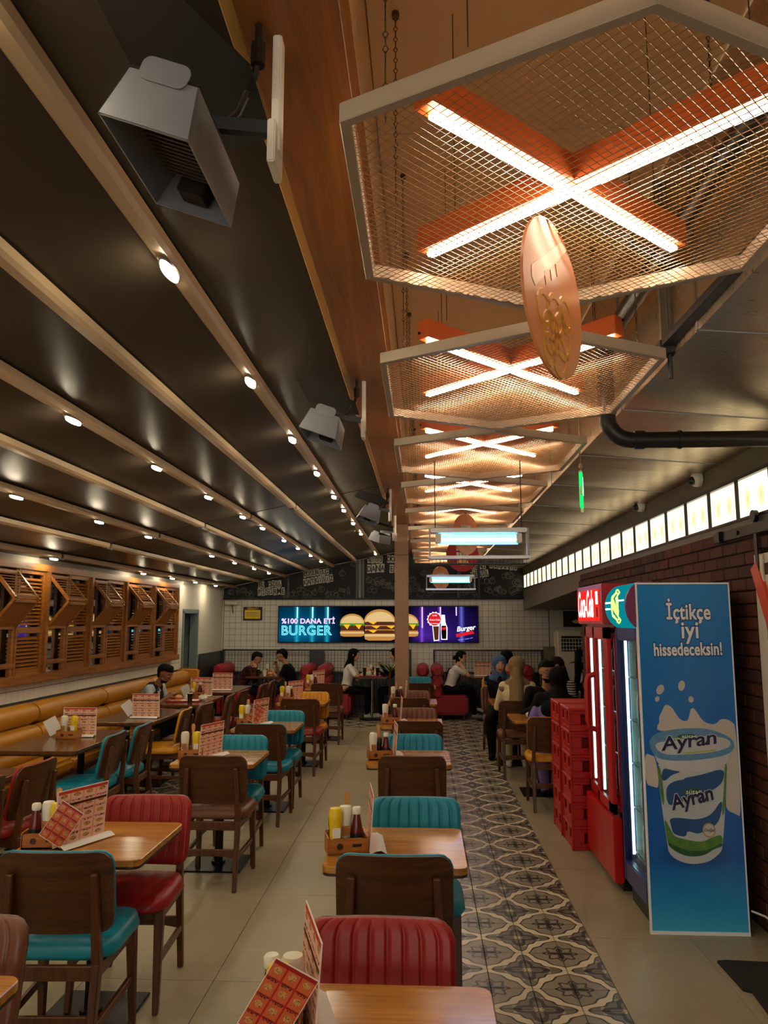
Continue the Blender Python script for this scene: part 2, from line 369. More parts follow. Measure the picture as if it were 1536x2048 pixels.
# ------------------------------------------------------------------ geometry helpers
class G:
    """collects shapes and links them as one mesh object"""
    def __init__(s): s.v = []; s.f = []; s.mi = []; s.cur = 0
    def add(s, vs, fs):
        b = len(s.v); s.v += [tuple(p) for p in vs]
        s.f += [tuple(i + b for i in f) for f in fs]; s.mi += [s.cur] * len(fs); return s
    def box(s, x0, x1, y0, y1, z0, z1, mtx=None):
        vs = [Vector(p) for p in ((x0, y0, z0), (x1, y0, z0), (x1, y1, z0), (x0, y1, z0), (x0, y0, z1), (x1, y0, z1), (x1, y1, z1), (x0, y1, z1))]
        if mtx: vs = [mtx @ p for p in vs]
        return s.add(vs, [(3, 2, 1, 0), (4, 5, 6, 7), (0, 1, 5, 4), (1, 2, 6, 5), (2, 3, 7, 6), (3, 0, 4, 7)])
    def beam(s, a, b, w, h, up=(0, 0, 1), w2=None, h2=None):
        a, b = Vector(a), Vector(b); d = (b - a).normalized(); U = Vector(up)
        if abs(d.dot(U)) > .98: U = Vector((0, 1, 0))
        S = d.cross(U).normalized(); U = S.cross(d)
        w2 = w if w2 is None else w2; h2 = h if h2 is None else h2
        vs = [p + S * (i * ww / 2) + U * (j * hh / 2) for p, ww, hh in ((a, w, h), (b, w2, h2)) for i, j in ((-1, -1), (1, -1), (1, 1), (-1, 1))]
        return s.add(vs, [(3, 2, 1, 0), (4, 5, 6, 7), (0, 1, 5, 4), (1, 2, 6, 5), (2, 3, 7, 6), (3, 0, 4, 7)])
    def tube(s, pts, r, n=8, cap=True):
        pts = [Vector(p) for p in pts]; rs = r if isinstance(r, (list, tuple)) else [r] * len(pts)
        vs = []; fs = []; prev = None
        for i, p in enumerate(pts):
            d = (pts[min(i + 1, len(pts) - 1)] - pts[max(i - 1, 0)]).normalized()
            if prev is None:
                U = Vector((0, 0, 1)) if abs(d.z) < .9 else Vector((1, 0, 0))
                A = d.cross(U).normalized()
            else: A = (prev - d * prev.dot(d)).normalized()
            prev = A; B = d.cross(A)
            for k in range(n):
                t = 2 * PI * k / n; vs.append(p + A * (math.cos(t) * rs[i]) + B * (math.sin(t) * rs[i]))
        for i in range(len(pts) - 1):
            for k in range(n):
                fs.append((i * n + k, i * n + (k + 1) % n, (i + 1) * n + (k + 1) % n, (i + 1) * n + k))
        if cap:
            fs.append(tuple(range(n))[::-1]); fs.append(tuple((len(pts) - 1) * n + k for k in range(n)))
        return s.add(vs, fs)
    def lathe(s, prof, n=16, c=(0, 0, 0), mtx=None):
        vs = []; fs = []; c = Vector(c)
        for r, z in prof:
            for k in range(n):
                t = 2 * PI * k / n; p = Vector((r * math.cos(t), r * math.sin(t), z))
                vs.append((mtx @ p if mtx else p) + c)
        for i in range(len(prof) - 1):
            for k in range(n):
                fs.append((i * n + k, i * n + (k + 1) % n, (i + 1) * n + (k + 1) % n, (i + 1) * n + k))
        fs.append(tuple(range(n))[::-1]); fs.append(tuple((len(prof) - 1) * n + k for k in range(n)))
        return s.add(vs, fs)
    def prism(s, poly, a, b, fn=None):
        """poly in (u,v) extruded from a to b; fn maps (u,v,w)->point"""
        fn = fn or (lambda u, v, w: (u, v, w)); n = len(poly)
        vs = [fn(u, v, w) for w in (a, b) for u, v in poly]
        fs = [tuple(range(n))[::-1], tuple(range(n, 2 * n))] + [(i, (i + 1) % n, n + (i + 1) % n, n + i) for i in range(n)]
        return s.add(vs, fs)
    def ell(s, c, r, n=12, m=8, mtx=None):
        c = Vector(c); prof = [(math.sin(PI * i / m), -math.cos(PI * i / m)) for i in range(1, m)]
        vs = []; fs = []
        for rr, z in prof:
            for k in range(n):
                t = 2 * PI * k / n; p = Vector((rr * math.cos(t) * r[0], rr * math.sin(t) * r[1], z * r[2])); vs.append((mtx @ p if mtx else p) + c)
        q = Vector((0, 0, r[2])); lo = len(vs); vs.append(c - (mtx @ q if mtx else q)); vs.append(c + (mtx @ q if mtx else q))
        for i in range(len(prof) - 1):
            for k in range(n): fs.append((i * n + k, i * n + (k + 1) % n, (i + 1) * n + (k + 1) % n, (i + 1) * n + k))
        for k in range(n):
            fs.append((lo, (k + 1) % n, k)); b_ = (len(prof) - 1) * n; fs.append((b_ + k, b_ + (k + 1) % n, lo + 1))
        return s.add(vs, fs)
    def mesh(s, name, mats, smooth=False, bevel=0, seg=2):
        me = bpy.data.meshes.new(name); me.from_pydata(s.v, [], s.f)
        for m_ in (mats if isinstance(mats, (list, tuple)) else [mats]): me.materials.append(M[m_] if isinstance(m_, str) else m_)
        me.polygons.foreach_set('material_index', s.mi)
        if bevel:
            bm = bmesh.new(); bm.from_mesh(me)
            es = [e for e in bm.edges if e.is_manifold and e.calc_face_angle(0) > .6]
            bmesh.ops.bevel(bm, geom=es, offset=bevel, segments=seg, affect='EDGES', clamp_overlap=True)
            bm.to_mesh(me); bm.free()
        if smooth:
            me.polygons.foreach_set('use_smooth', [True] * len(me.polygons))
            if smooth != 'all': me.set_sharp_from_angle(angle=.7)
        me.update(); return me
    def obj(s, name, mats, parent=None, smooth=False, bevel=0, seg=2):
        return link(name, s.mesh(name, mats, smooth, bevel, seg), parent)
def link(name, me, parent=None):
    o = bpy.data.objects.new(name, me); COL.objects.link(o)
    if parent: o.parent = parent
    return o
def tag(o, label=None, cat=None, group=None, kind=None):
    if label: o['label'] = label
    if cat: o['category'] = cat
    if group: o['group'] = group
    if kind: o['kind'] = kind
    return o
def thing(name, label, cat, loc=(0, 0, 0), rz=0, group=None):
    o = bpy.data.objects.new(name, None); COL.objects.link(o); o.empty_display_size = .1
    o.location = loc; o.rotation_euler = (0, 0, rz); return tag(o, label, cat, group)
KIDS = {}
def copy_tree(o, parent=None):
    c = o.copy(); COL.objects.link(c)
    if parent: c.parent = parent
    for ch in list(o.children): copy_tree(ch, c)
    return c
def dup(o, label, loc, rz, group=None):
    c = copy_tree(o); c.location = loc; c.rotation_euler = (0, 0, rz); c['label'] = label
    if group: c['group'] = group
    return c
def struct(name, g, mat, parent=None, **kw):
    o = g.obj(name, mat, parent, **kw)
    if not parent: o['kind'] = 'structure'
    return o
PEND = []
def text(body, size, mat, name, parent, mtx, extrude=.001, align='LEFT', shear=0, offset=0, sx=1, spacing=1):
    cu = bpy.data.curves.new(name, 'FONT'); cu.body = body; cu.size = size; cu.extrude = extrude; cu.align_x = align
    cu.shear = shear; cu.offset = offset; cu.space_character = spacing; cu.resolution_u = 4
    cu.materials.append(M[mat])
    o = link(name, cu, parent); o.matrix_local = mtx @ Matrix.Diagonal((sx, 1, 1, 1))
    PEND.append((o, None)); return o
def front(x, y, z):      # text facing -Y (towards the camera), origin at point
    return Matrix.Translation((x, y, z)) @ Matrix.Rotation(PI / 2, 4, 'X')
def facing_west(x, y, z):      # text facing -X
    return Matrix.Translation((x, y, z)) @ Matrix.Rotation(-PI / 2, 4, 'Z') @ Matrix.Rotation(PI / 2, 4, 'X')
def rrect(x0, x1, y0, y1, r, n=4):
    P = []
    for cx, cy, a in ((x1 - r, y1 - r, 0), (x0 + r, y1 - r, 90), (x0 + r, y0 + r, 180), (x1 - r, y0 + r, 270)):
        for k in range(n + 1):
            t = math.radians(a + 90 * k / n); P.append((cx + r * math.cos(t), cy + r * math.sin(t)))
    return P
def chaikin(P, n=2):
    for _ in range(n):
        Q = []
        for a, b in zip(P, P[1:] + P[:1]):
            Q += [(a[0] * .75 + b[0] * .25, a[1] * .75 + b[1] * .25), (a[0] * .25 + b[0] * .75, a[1] * .25 + b[1] * .75)]
        P = Q
    return P
def circ(cx, cy, rx, ry=None, n=20, a0=0):
    ry = ry or rx
    return [(cx + rx * math.cos(2 * PI * k / n + a0), cy + ry * math.sin(2 * PI * k / n + a0)) for k in range(n)]
# ------------------------------------------------------------------ the setting
YB, YN = 15.1, -3.2            # back wall, wall behind the camera
XL, XR, XRR = -3.95, 1.93, 3.3
def roofz(x): return 3.19 - .205 * abs(x)
# floor: slab below, separate stone slabs and patterned tiles on it
floor = struct('floor', G().box(XL - .1, XRR + .1, YN, YB + .1, -.12, -.012), 'floor_grout')
PX0, PX1 = .11, .91            # patterned strip of the aisle
QX0, QX1 = -3.11, -2.31        # patterned strip under the bench tables
BY0, BY1 = 13.0, 15.1          # patterned band at the back
tl = G().box(.0015, .1985, .0015, .1985, -.012, 0).mesh('patterned_tile', 'pattern_tile', bevel=.0015, seg=1)
near, rest = [], []
def tile_xy():
    for i in range(4):
        for j in range(-6, 65): yield PX0 + .2 * i, .2 * j + .0
    for i in range(4):
        for j in range(15, 65): yield QX0 + .2 * i, .2 * j
    for i in range(-19, 16):
        for j in range(65, 76): yield PX0 + .2 * i, .2 * j
cells = sorted(set((round(a, 3), round(b, 3)) for a, b in tile_xy()), key=lambda p: p[1] + (3 if p[0] < 0 else 0) + (50 if p[1] < 2.5 else 0))
for a, b in cells[:300]:
    o = link('patterned_tile', tl, floor); o.location = (a, b, 0)
g = G()
for a, b in cells[300:]: g.box(a + .0015, a + .1985, b + .0015, b + .1985, -.012, 0)
tag(g.obj('patterned_tile_field', 'pattern_tile', floor), kind='stuff')
# big slabs 0.6 x 1.2, clipped where the strips run
def slabs(x0, x1, w, y0, y1, l, off=0):
    x = x0
    while x < x1 - .01:
        y = y0 + off
        while y < y1 - .01:
            xa, xb, ya, yb = x, min(x + w, x1), max(y, y0), min(y + l, y1)
            G().box(xa + .0015, xb - .0015, ya + .0015, yb - .0015, -.012, 0).obj('floor_slab', 'floor_slab', floor, bevel=.001, seg=1)
            y += l
        x += w
slabs(-1.04, PX0, .58, YN, BY0, 1.2)
slabs(QX1, -1.04, .635, YN, BY0, 1.2)
slabs(XL, QX0, .84, YN, BY0, 1.2)
slabs(PX1, 1.47, .56, YN + .615, BY0, 1.2)
slabs(1.47, 3.3, .61, YN + .615, BY0, 1.2)
slabs(QX0, QX1, .8, YN, 3.0, 1.2)
slabs(PX0, PX1, .8, YN, -1.2, 1.2)
slabs(PX1, 3.3, .8, YN, YN + .615, .615)
slabs(3.11, 3.3, .19, BY0, BY1, 1.2)

# walls
wl = struct('wall_left', G().box(XL - .15, XL, YN, 12.55, -.1, 3.6).box(XL - .15, XL, 13.42, YB, -.1, 3.6).box(XL - .15, XL, 12.55, 13.42, 1.9, 3.6), 'white_paint')
wb = struct('wall_back', G().box(XL - .15, XRR + .15, YB, YB + .15, -.1, 3.8), 'white_paint')
wn = struct('wall_near', G().box(XL - .15, XRR + .15, YN - .15, YN, 2.4, 3.8).box(XL - .15, XRR + .15, YN - .15, YN, -.1, .3).box(XL - .15, -3.5, YN - .15, YN, .3, 2.4).box(2.9, XRR + .15, YN - .15, YN, .3, 2.4), 'plaster')  # wide opening added to let daylight in from behind
wf = struct('added_window_1', G().box(-3.5, 2.9, YN - .1, YN - .04, .3, .36).box(-3.5, 2.9, YN - .1, YN - .04, 2.34, 2.4), 'black_metal')  # added shopfront frame, its daylight brightens surfaces facing the camera
for k in range(5): G().box(-3.5 + 1.585 * k, -3.44 + 1.585 * k, YN - .1, YN - .04, .36, 2.34).obj('mullion', 'black_metal', wf)
wr = struct('wall_right', G().box(XR, XR + .25, 4.45, 9.6, -.1, 2.3).box(XR + .05, XR + .25, YN, 4.45, -.1, 2.3), 'mortar')
struct('wall_recess', G().box(XRR, XRR + .15, 9.35, YB, -.1, 2.4).box(XR + .25, XRR, 9.35, 9.6, -.1, 2.3), 'gray_paint')
# door recess on the left
d = struct('door_1', G().box(XL - .9, XL - .86, 12.4, 13.6, -.02, 2.0), 'door_gray')
G().box(XL - .86, XL - .14, 12.52, 12.55, 0, 1.93).obj('reveal', 'dark_opening', d)
G().box(XL - .86, XL - .14, 13.42, 13.46, -.02, 2.0).obj('reveal', 'door_gray', d)
G().box(XL - .86, XL - .14, 12.5, 13.46, 1.93, 1.97).box(XL - .86, XL - .0, 12.5, 13.46, -.05, -.012).obj('lining', 'dark_opening', d)
G().box(XL - .12, XL + .02, 12.55, 12.61, 0, 1.9).box(XL - .12, XL + .02, 13.36, 13.42, 0, 1.9).box(XL - .12, XL + .02, 12.55, 13.42, 1.86, 1.93).obj('door_frame', 'door_gray', d, bevel=.004)
G().box(XL - .5, XL - .44, 12.62, 13.0, 0, 1.86).obj('door_leaf', 'dark_opening', d)
# white tiles, left wall band behind the bench
tm = G().box(0, .006, .002, .108, .002, .108).mesh('tile', 'white_tile', bevel=.002, seg=1)
G().box(XL, XL + .001, 4.5, 12.5, .9, 1.45).obj('grout_bed', 'grout', wl)
for j in range(72):
    for k in range(2):
        o = link('tile', tm, wl); o.location = (XL + .001, 4.6 + .11 * j, .96 + .11 * k)
for k in range(2, 6):
    for j in range(70, 72):
        o = link('tile', tm, wl); o.location = (XL + .001, 4.6 + .11 * j, .96 + .11 * k)
# back wall tiles above the railing
G().box(-3.93, 2.42, YB - .002, YB, 0, 2.15).obj('grout_bed', 'grout', wb)
tb = G().box(.002, .113, -.006, 0, .002, .113).mesh('tile', 'white_tile', bevel=.002, seg=1)
low = G(); n = 0
for i in range(55):
    for k in range(19):
        x, z = -3.92 + .115 * i, -.03 + .115 * k
        hid = (-2.75 < x < .92 and 1.38 < z < 1.85)
        if z > 1.2 and not hid and n < 300:
            o = link('tile', tb, wb); o.location = (x, YB - .002, z); n += 1
        else:
            low.box(x + .002, x + .113, YB - .008, YB - .002, max(z, 0) + .002, z + .113)
tag(low.obj('tile_field', 'white_tile', wb), kind='stuff')
# bricks on the right wall
bm_ = G().box(-.012, 0, .004, .216, .004, .072).mesh('brick', 'brick_clay', bevel=.004, seg=1)
nb = 0
for r_ in range(30):
    z = .02 + .076 * r_
    yy = 4.36 + (.11 if r_ % 2 else 0)
    while yy < 9.5:
        if (z > 1.88 or yy < 5.0) and nb < 300:
            o = link('brick', bm_, wr); o.location = (XR - random.uniform(0, .006), yy, z); nb += 1
        yy += .22
g = G()
for r_ in range(30):
    for q in range(24):
        z = .02 + .076 * r_; yy = 4.36 + (.11 if r_ % 2 else 0) + .22 * q
        if z <= 1.88 and yy >= 5.0 and yy < 9.5: g.box(XR - .01, XR, yy + .004, yy + .216, z + .004, z + .072)
tag(g.obj('brick_field', 'brick_clay', wr), kind='stuff')
# upper right wall with soffit, above the bricks
struct('trim_1', G().box(XR, XR + .25, YN, YB, 2.62, 2.80), 'olive_paint')
struct('trim_2', G().box(XR, XR + .3, YN, 9.6, 2.30, 2.36), 'gray_paint')
g = G(); g.add([(XR, 9.6, 2.13), (XR, YB, 1.945), (XR, YB, 2.36), (XR, 9.6, 2.36), (XRR, 9.6, 2.13), (XRR, YB, 1.945), (XRR, YB, 2.36), (XRR, 9.6, 2.36)],
      [(0, 1, 2, 3), (4, 7, 6, 5), (0, 4, 5, 1), (3, 2, 6, 7), (0, 3, 7, 4), (1, 5, 6, 2)])
struct('trim_3', g, 'gray_paint')
struct('ceiling_recess', G().box(XR + .02, XRR, 9.6, YB, 2.36, 2.42), 'tan_soffit')
# ceiling over the left: dark stretched fabric, falling towards the left wall, in two fields with a seam
for (a, b) in ((YN, 7.68), (7.71, YB)):
    g = G(); n = 12
    xs = [-.40 - (XL * -1 - .40) * i / n for i in range(n + 1)]
    for i in range(n):
        x0, x1 = xs[i], xs[i + 1]
        g.add([(x0, a, roofz(x0)), (x1, a, roofz(x1)), (x1, b, roofz(x1)), (x0, b, roofz(x0)), (x0, a, roofz(x0) + .03), (x1, a, roofz(x1) + .03), (x1, b, roofz(x1) + .03), (x0, b, roofz(x0) + .03)],
              [(3, 2, 1, 0), (4, 5, 6, 7), (0, 1, 5, 4), (2, 3, 7, 6)])
    struct('ceiling_fabric', g, 'ceiling_fabric')
struct('ceiling_backing', G().add([(-.3, YN, roofz(.3) + .06), (XL, YN, roofz(XL) + .06), (XL, YB, roofz(XL) + .06), (-.3, YB, roofz(.3) + .06)], [(0, 1, 2, 3)]), 'black_metal')
# ceiling over the right: plaster boards
ceil = struct('ceiling', G().box(-.42, 2.3, YN, YB, 3.662, 3.8), 'plaster')
for j in range(16):
    G().box(-.165, 1.03, YN + 1.2 * j + .002, YN + 1.2 * j + 1.198, 3.65, 3.662).obj('ceiling_panel', 'plaster', ceil, bevel=.001, seg=1)
# main beam
bmz = 3.05
mb = struct('trim_4', G().box(-.385, -.172, YN, YB, bmz, bmz + .2), 'beam_wood')
for k, (a, b) in enumerate(((YN, 3.9), (3.905, 9.98), (9.985, YB))):
    G().box(-.392, -.168, a, b, bmz - .012, bmz).obj('beam_plank', 'beam_wood', mb, bevel=.002, seg=1)
    G().box(-.425, -.392, a, b, bmz - .004, bmz + .06).obj('edge_trim', 'beam_trim', mb, bevel=.003, seg=1)
struct('wall_upstand', G().box(-.42, -.17, YN, YB, bmz + .2, 3.67), 'plaster')
# column
c = struct('column', G().box(-.385, -.2, 10.4, 10.56, .02, bmz - .012), 'column_paint', bevel=.008)
G().box(-.40, -.185, 10.385, 10.575, 0, .02).obj('base_plate', 'black_metal', c)
G().box(-.39, -.195, 10.395, 10.565, 2.62, 2.625).obj('joint', 'edge_dark', c)

# ------------------------------------------------------------------ ventilation duct
duct = thing('air_duct', 'wide galvanised air duct running under the plaster ceiling above the light boxes', 'duct', (1.03, 0, 2.8))
y = -2.9; k = 0
sec = [-2.9, -1.6, -.5, .6, 1.7, 2.8, 3.9, 5.0, 6.1, 7.2, 8.3, 9.4, 10.5, 11.6, 12.7, 13.8, 15.05]
for a, b in zip(sec, sec[1:]):
    g = G(); nx, ny = 8, 4
    def P(i, j, top=False):
        x = i / nx * .9; yy = a + .004 + (b - a - .008) * j / ny
        bul = .013 * math.sin(PI * i / nx) * math.sin(PI * j / ny)
        return (x, yy, .02 - .07 * i / nx - bul)
    vs = [P(i, j) for j in range(ny + 1) for i in range(nx + 1)]
    fs = [(j * (nx + 1) + i, (j + 1) * (nx + 1) + i, (j + 1) * (nx + 1) + i + 1, j * (nx + 1) + i + 1) for j in range(ny) for i in range(nx)]
    g.add(vs, fs); g.box(0, .006, a + .004, b - .004, .02, .845)
    g.obj('duct_section', 'duct_steel', duct, smooth=True)
    G().box(-.006, .006, b - .008, b + .008, 0.02, .845).add([(0, b - .003, .016), (0, b + .003, .016), (.9, b + .003, -.054), (.9, b - .003, -.054), (0, b - .003, .03), (0, b + .003, .03), (.9, b + .003, -.04), (.9, b - .003, -.04)], [(0, 1, 2, 3), (7, 6, 5, 4), (0, 3, 7, 4), (1, 5, 6, 2)]).obj('joint_flange', 'zinc', duct)
# channel rail and hanger beside the duct
r_ = thing('duct_hanger', 'dark steel channel with a threaded hanger beside the nearest duct section', 'bracket', (1.0, 3.0, 2.85))
G().beam((.04, -1.6, .02), (0, .15, .02), .05, .03).obj('channel', 'dark_rail', r_)
G().beam((0, .1, -.02), (0, .1, .75), .025, .02).beam((.03, .1, 0), (.03, .1, .75), .02, .02).obj('hanger_rod', 'gray_paint', r_)
G().box(-.03, .05, .06, .14, -.02, .03).tube([(.02, .1, -.12), (.02, .1, 0)], .01).obj('clamp', 'dark_rail', r_)
# black flue pipe
pts = [(.95, 1.2, 3.17), (.95, 3.75, 3.17)]
def arc(c, r, a0, a1, ax, n=7):
    out = []
    for i in range(n):
        t = math.radians(a0 + (a1 - a0) * i / (n - 1)); q = (r * math.cos(t), r * math.sin(t))
        out.append((c[0], c[1] + q[0], c[2] + q[1]) if ax == 'yz' else (c[0] + q[0], c[1], c[2] + q[1]))
    return out
pts += arc((.95, 3.78, 3.05), .12, 90, 0, 'yz')[1:] + [(.95, 3.9, 2.82)] + arc((1.07, 3.9, 2.78), .12, 180, 270, 'xz')[1:] + [(1.9, 3.9, 2.66)]
pp = thing('flue_pipe', 'black round pipe bending down beside the duct and off to the right wall', 'pipe', (0, 0, 0))
G().tube(pts, .042, 14).obj('pipe_run', 'pipe_black', pp, smooth=True)
for P0, P1 in (((.95, 3.9, 2.80), (.95, 3.9, 2.84)), ((1.08, 3.9, 2.66), (1.13, 3.9, 2.66)), ((.95, 3.0, 3.17), (.95, 3.04, 3.17)), ((1.3, 3.9, 2.66), (1.315, 3.9, 2.66))):
    G().tube([P0, P1], .048, 14).obj('pipe_collar', 'dark_rail' if P0[1] < 3.5 else 'pipe_black', pp, smooth=True)

# ------------------------------------------------------------------ light boxes on the right wall
lb = thing('light_box_row', 'long row of glowing cream glass light boxes under the duct', 'light', (XR, 0, 2.36))
G().box(-.01, .05, -.5, YB, -.015, .0).box(-.012, .05, -.5, YB, .235, .255).box(.05, .07, -.5, YB, 0, .24).obj('frame_rail', 'black_metal', lb)
y0 = 4.32 - .465 * 9
for k in range(32):
    ya = y0 + .465 * k
    if ya + .465 > YB: break
    G().box(-.004, .05, ya - .01, ya + .01, 0, .236).obj('mullion', 'black_metal', lb)
    G().box(.012, .02, ya + .012, ya + .453, .001, .234).obj('glass_panel', 'lightbox_glow', lb)
# two dome cameras
for yy, zz, lab in ((5.35, 2.715, 'white dome camera on the dark wall above the light boxes, nearer one'), (6.75, 2.735, 'white dome camera above the light boxes, the one farther away')):
    t = thing('dome_camera', lab, 'camera', (XR - .005, yy, zz))
    R = Matrix.Rotation(-PI / 2, 4, 'Y')
    G().lathe([(.05, 0), (.055, .02), (.05, .045), (.035, .06)], 16, mtx=R).obj('housing', 'plastic_white', t, smooth=True)
    G().ell((-.06, -.01, -.012), (.03, .03, .03)).obj('lens_dome', 'plastic_black', t, smooth='all')
    G().tube([(-.02, 0, .03), (.0, .02, .06), (0, .2, .055)], .004, 6).obj('cable', 'cable_white', t)

# ------------------------------------------------------------------ pergola tracks with lamps
names = ['nearest the wooden beam', 'second from the wooden beam', 'third from the wooden beam', 'fourth from the wooden beam', 'fifth from the wooden beam', 'sixth from the wooden beam', 'nearest the left wall']
TX = [-.87, -1.32, -1.78, -2.25, -2.72, -3.22, -3.72]
for i, x in enumerate(TX):
    t = thing('ceiling_track', 'beige aluminium ceiling rail under the dark fabric, ' + names[i], 'rail', (x, 0, roofz(x) - .035), 0)
    for a, b in ((YN + .1, 7.66), (7.73, YB)):
        G().prism([(-.034, .03), (-.034, -.004), (-.02, -.018), (.02, -.018), (.034, -.004), (.034, .03)], a, b, lambda u, v, w: (u, w, v)).obj('rail_profile', 'track_paint', t)
    G().box(-.02, .02, 7.62, 7.77, -.03, .02).obj('rail_joiner', 'dark_rail', t)
ys = {0: [-2.5, -1.27, 0, 1.24, 2.48, 3.74, 5.0, 6.2, 7.42, 8.36, 9.5, 10.7, 14.0], 2: [.05, 1.3, 2.52, 3.74, 4.98, 6.23, 7.46, 8.41, 9.74, 10.84, 12.1, 13.35], 4: [-1.3, 0, 1.25, 2.5, 3.74, 4.96, 6.29, 7.46, 9.77, 10.98, 12.28, 13.47], 6: [1.3, 2.5, 3.75, 5.1, 6.3, 7.57, 10.08, 11.27, 12.44, 13.68]}  # entries nearest the camera are unseen, kept to light the near end
lampm = None
for i, lst in ys.items():
    x = TX[i]
    for q_, yy in enumerate(lst):
        if lampm is None:
            lampm = thing('ceiling_spotlight', '', 'spotlight', (0, 0, 0))
            G().lathe([(.03, .0), (.034, -.006), (.03, -.012)], 18).obj('rim', 'chrome', lampm, smooth=True)
            G().lathe([(.001, -.0125), (.026, -.0125), (.025, -.021), (.001, -.026)], 16).obj('lens', 'lamp_glow', lampm, smooth=True)
            o = lampm
        else: o = copy_tree(lampm)
        o.location = (x, yy, roofz(x) - .054); o.scale = (.78, 3.0, 1)
        vis = [v for v in lst if (v > 1.1 if i < 2 else v > 3.5 if i < 4 else v > 4.5 if i < 6 else v > 7)]
        o['label'] = 'bright spotlight number %s from the camera in the rail %s' % (['one', 'two', 'three', 'four', 'five', 'six', 'seven', 'eight', 'nine', 'ten', 'eleven', 'twelve'][vis.index(yy)], names[i]) if yy in vis else 'spotlight %s above the camera in the rail %s' % (['one', 'two', 'three', 'four', 'five', 'six'][q_], names[i])
        o['group'] = 'spotlights in the ceiling rail ' + names[i]

# ------------------------------------------------------------------ hexagon mesh lamps with orange crosses
ordn = ['first', 'second', 'third', 'fourth', 'fifth', 'sixth', 'seventh', 'eighth', 'ninth', 'tenth']
HW, HC, HA = .575, .42, .74
hexp = [(-HW, -HC), (0, -HA), (HW, -HC), (HW, HC), (0, HA), (-HW, HC)]
def inhex(x, y): return abs(x) < HW - .012 and abs(y) < HA - .014 - (HA - HC) * abs(x) / HW
# expanded metal: zigzag ribbons, each standing slanted
g = G(); W_, H_ = .029, .0165; t_ = .0014; hgt = .0036
rows = int(2 * HA / H_) + 1
for r in range(rows):
    yb = -HA + r * H_; i0 = int(-HW / (W_ / 2)) - 1; run = []
    for i in range(i0, -i0 + 1):
        x = i * W_ / 2; y = yb + (H_ / 2 if (i + r) % 2 else -H_ / 2) * .92
        if inhex(x, y): run.append((x, y))
        else:
            if len(run) > 1: pass
    if len(run) < 2: continue
    vs = []; fs = []
    for j, (x, y) in enumerate(run):
        sl = .0024
        vs += [(x, y - t_ + sl, hgt), (x, y + t_ + sl, hgt), (x, y + t_ - sl, 0), (x, y - t_ - sl, 0)]
        if j:
            a = (j - 1) * 4; b = j * 4
            fs += [(a + q, a + (q + 1) % 4, b + (q + 1) % 4, b + q) for q in range(4)]
    g.add(vs, fs)
meshpanel = g.mesh('mesh_panel', 'mesh_metal')
def hexlamp():
    t = thing('hexagon_lamp', '', 'lamp')
    for a, b in zip(hexp, hexp[1:] + hexp[:1]):
        va, vb = Vector((*a, .02)), Vector((*b, .02))
        inn = -((va + vb) / 2).normalized() * .013
        G().beam(va + Vector((inn.x, inn.y, 0)), vb + Vector((inn.x, inn.y, 0)), .026, .045).obj('frame_side', 'hex_frame', t, bevel=.002, seg=1)
    tag(link('mesh_panel', meshpanel, t), kind='stuff')
    for s in (1, -1):
        A = Vector((-.4, -.4 * s, .15)); B = Vector((.4, .4 * s, .15))
        G().beam(A, B, .062, .08).obj('orange_housing', 'orange_paint', t, bevel=.004, seg=1)
        dz = Vector((0, 0, -.052)); dd = (B - A).normalized() * .03
        G().beam(A + dz + dd, B + dz - dd, .027, .016).obj('light_strip', 'tube_glow', t, bevel=.004, seg=1)
        for E_ in (A, B):
            q = (E_ - (A + B) / 2).normalized()
            G().tube([E_ + q * .001 + Vector((.012, 0, .02)), E_ + q * .006 + Vector((.012, 0, .02))], .006, 6).tube([E_ + q * .001 + Vector((-.012, 0, -.02)), E_ + q * .006 + Vector((-.012, 0, -.02))], .006, 6).obj('bolt', 'black_metal', t)
    for (x, y) in ((-.48, -.36), (.48, -.36), (-.48, .36), (.48, .36)):
        gg = G(); z = .045
        while z < .86:
            r = int(z * 1000) % 2
            for q in (0,):
                a = .006
                if int(round(z / .018)) % 2: gg.tube([(x - a, y, z), (x, y, z + .012), (x + a, y, z), (x, y, z - .012), (x - a, y, z)], .0016, 4, False)
                else: gg.tube([(x, y - a, z), (x, y, z + .012), (x, y + a, z), (x, y, z - .012), (x, y - a, z)], .0016, 4, False)
            z += .018
        gg.obj('chain', 'chain', t)
        G().tube([(x, y, .84), (x, y, .86)], .012, 8).obj('hook_plate', 'chain', t)
    for (x, y) in ((-.3, -.38), (.3, .38), (-.3, .38), (.3, -.38)):
        G().tube([(x, y, .19), (x, y, .86)], .0018, 5).obj('wire', 'chain', t)
    return t
HY = [.30, 1.86, 3.44, 4.95, 6.42, 7.88, 9.34, 10.8, 12.26, 13.72]
hx = hexlamp()
for i, yy in enumerate(HY):
    o = hx if i == 0 else copy_tree(hx)
    o.location = (.405, yy, 2.79)
    if i == 1:
        o.scale = (1, .9, 1)
        for ch in o.children:
            if ch.name.split('.')[0] in ('orange_housing', 'light_strip', 'bolt'): ch.location.y += .10
    o['label'] = ('hexagonal mesh ceiling lamp with glowing cross, hung directly overhead' if i == 0 else
                  'hexagonal mesh ceiling lamp with glowing cross, ' + ('large and closest to the camera' if i == 1 else ordn[i - 1] + ' in the row counted from the camera'))
    o['group'] = 'hexagonal mesh lamps in a row along the ceiling'

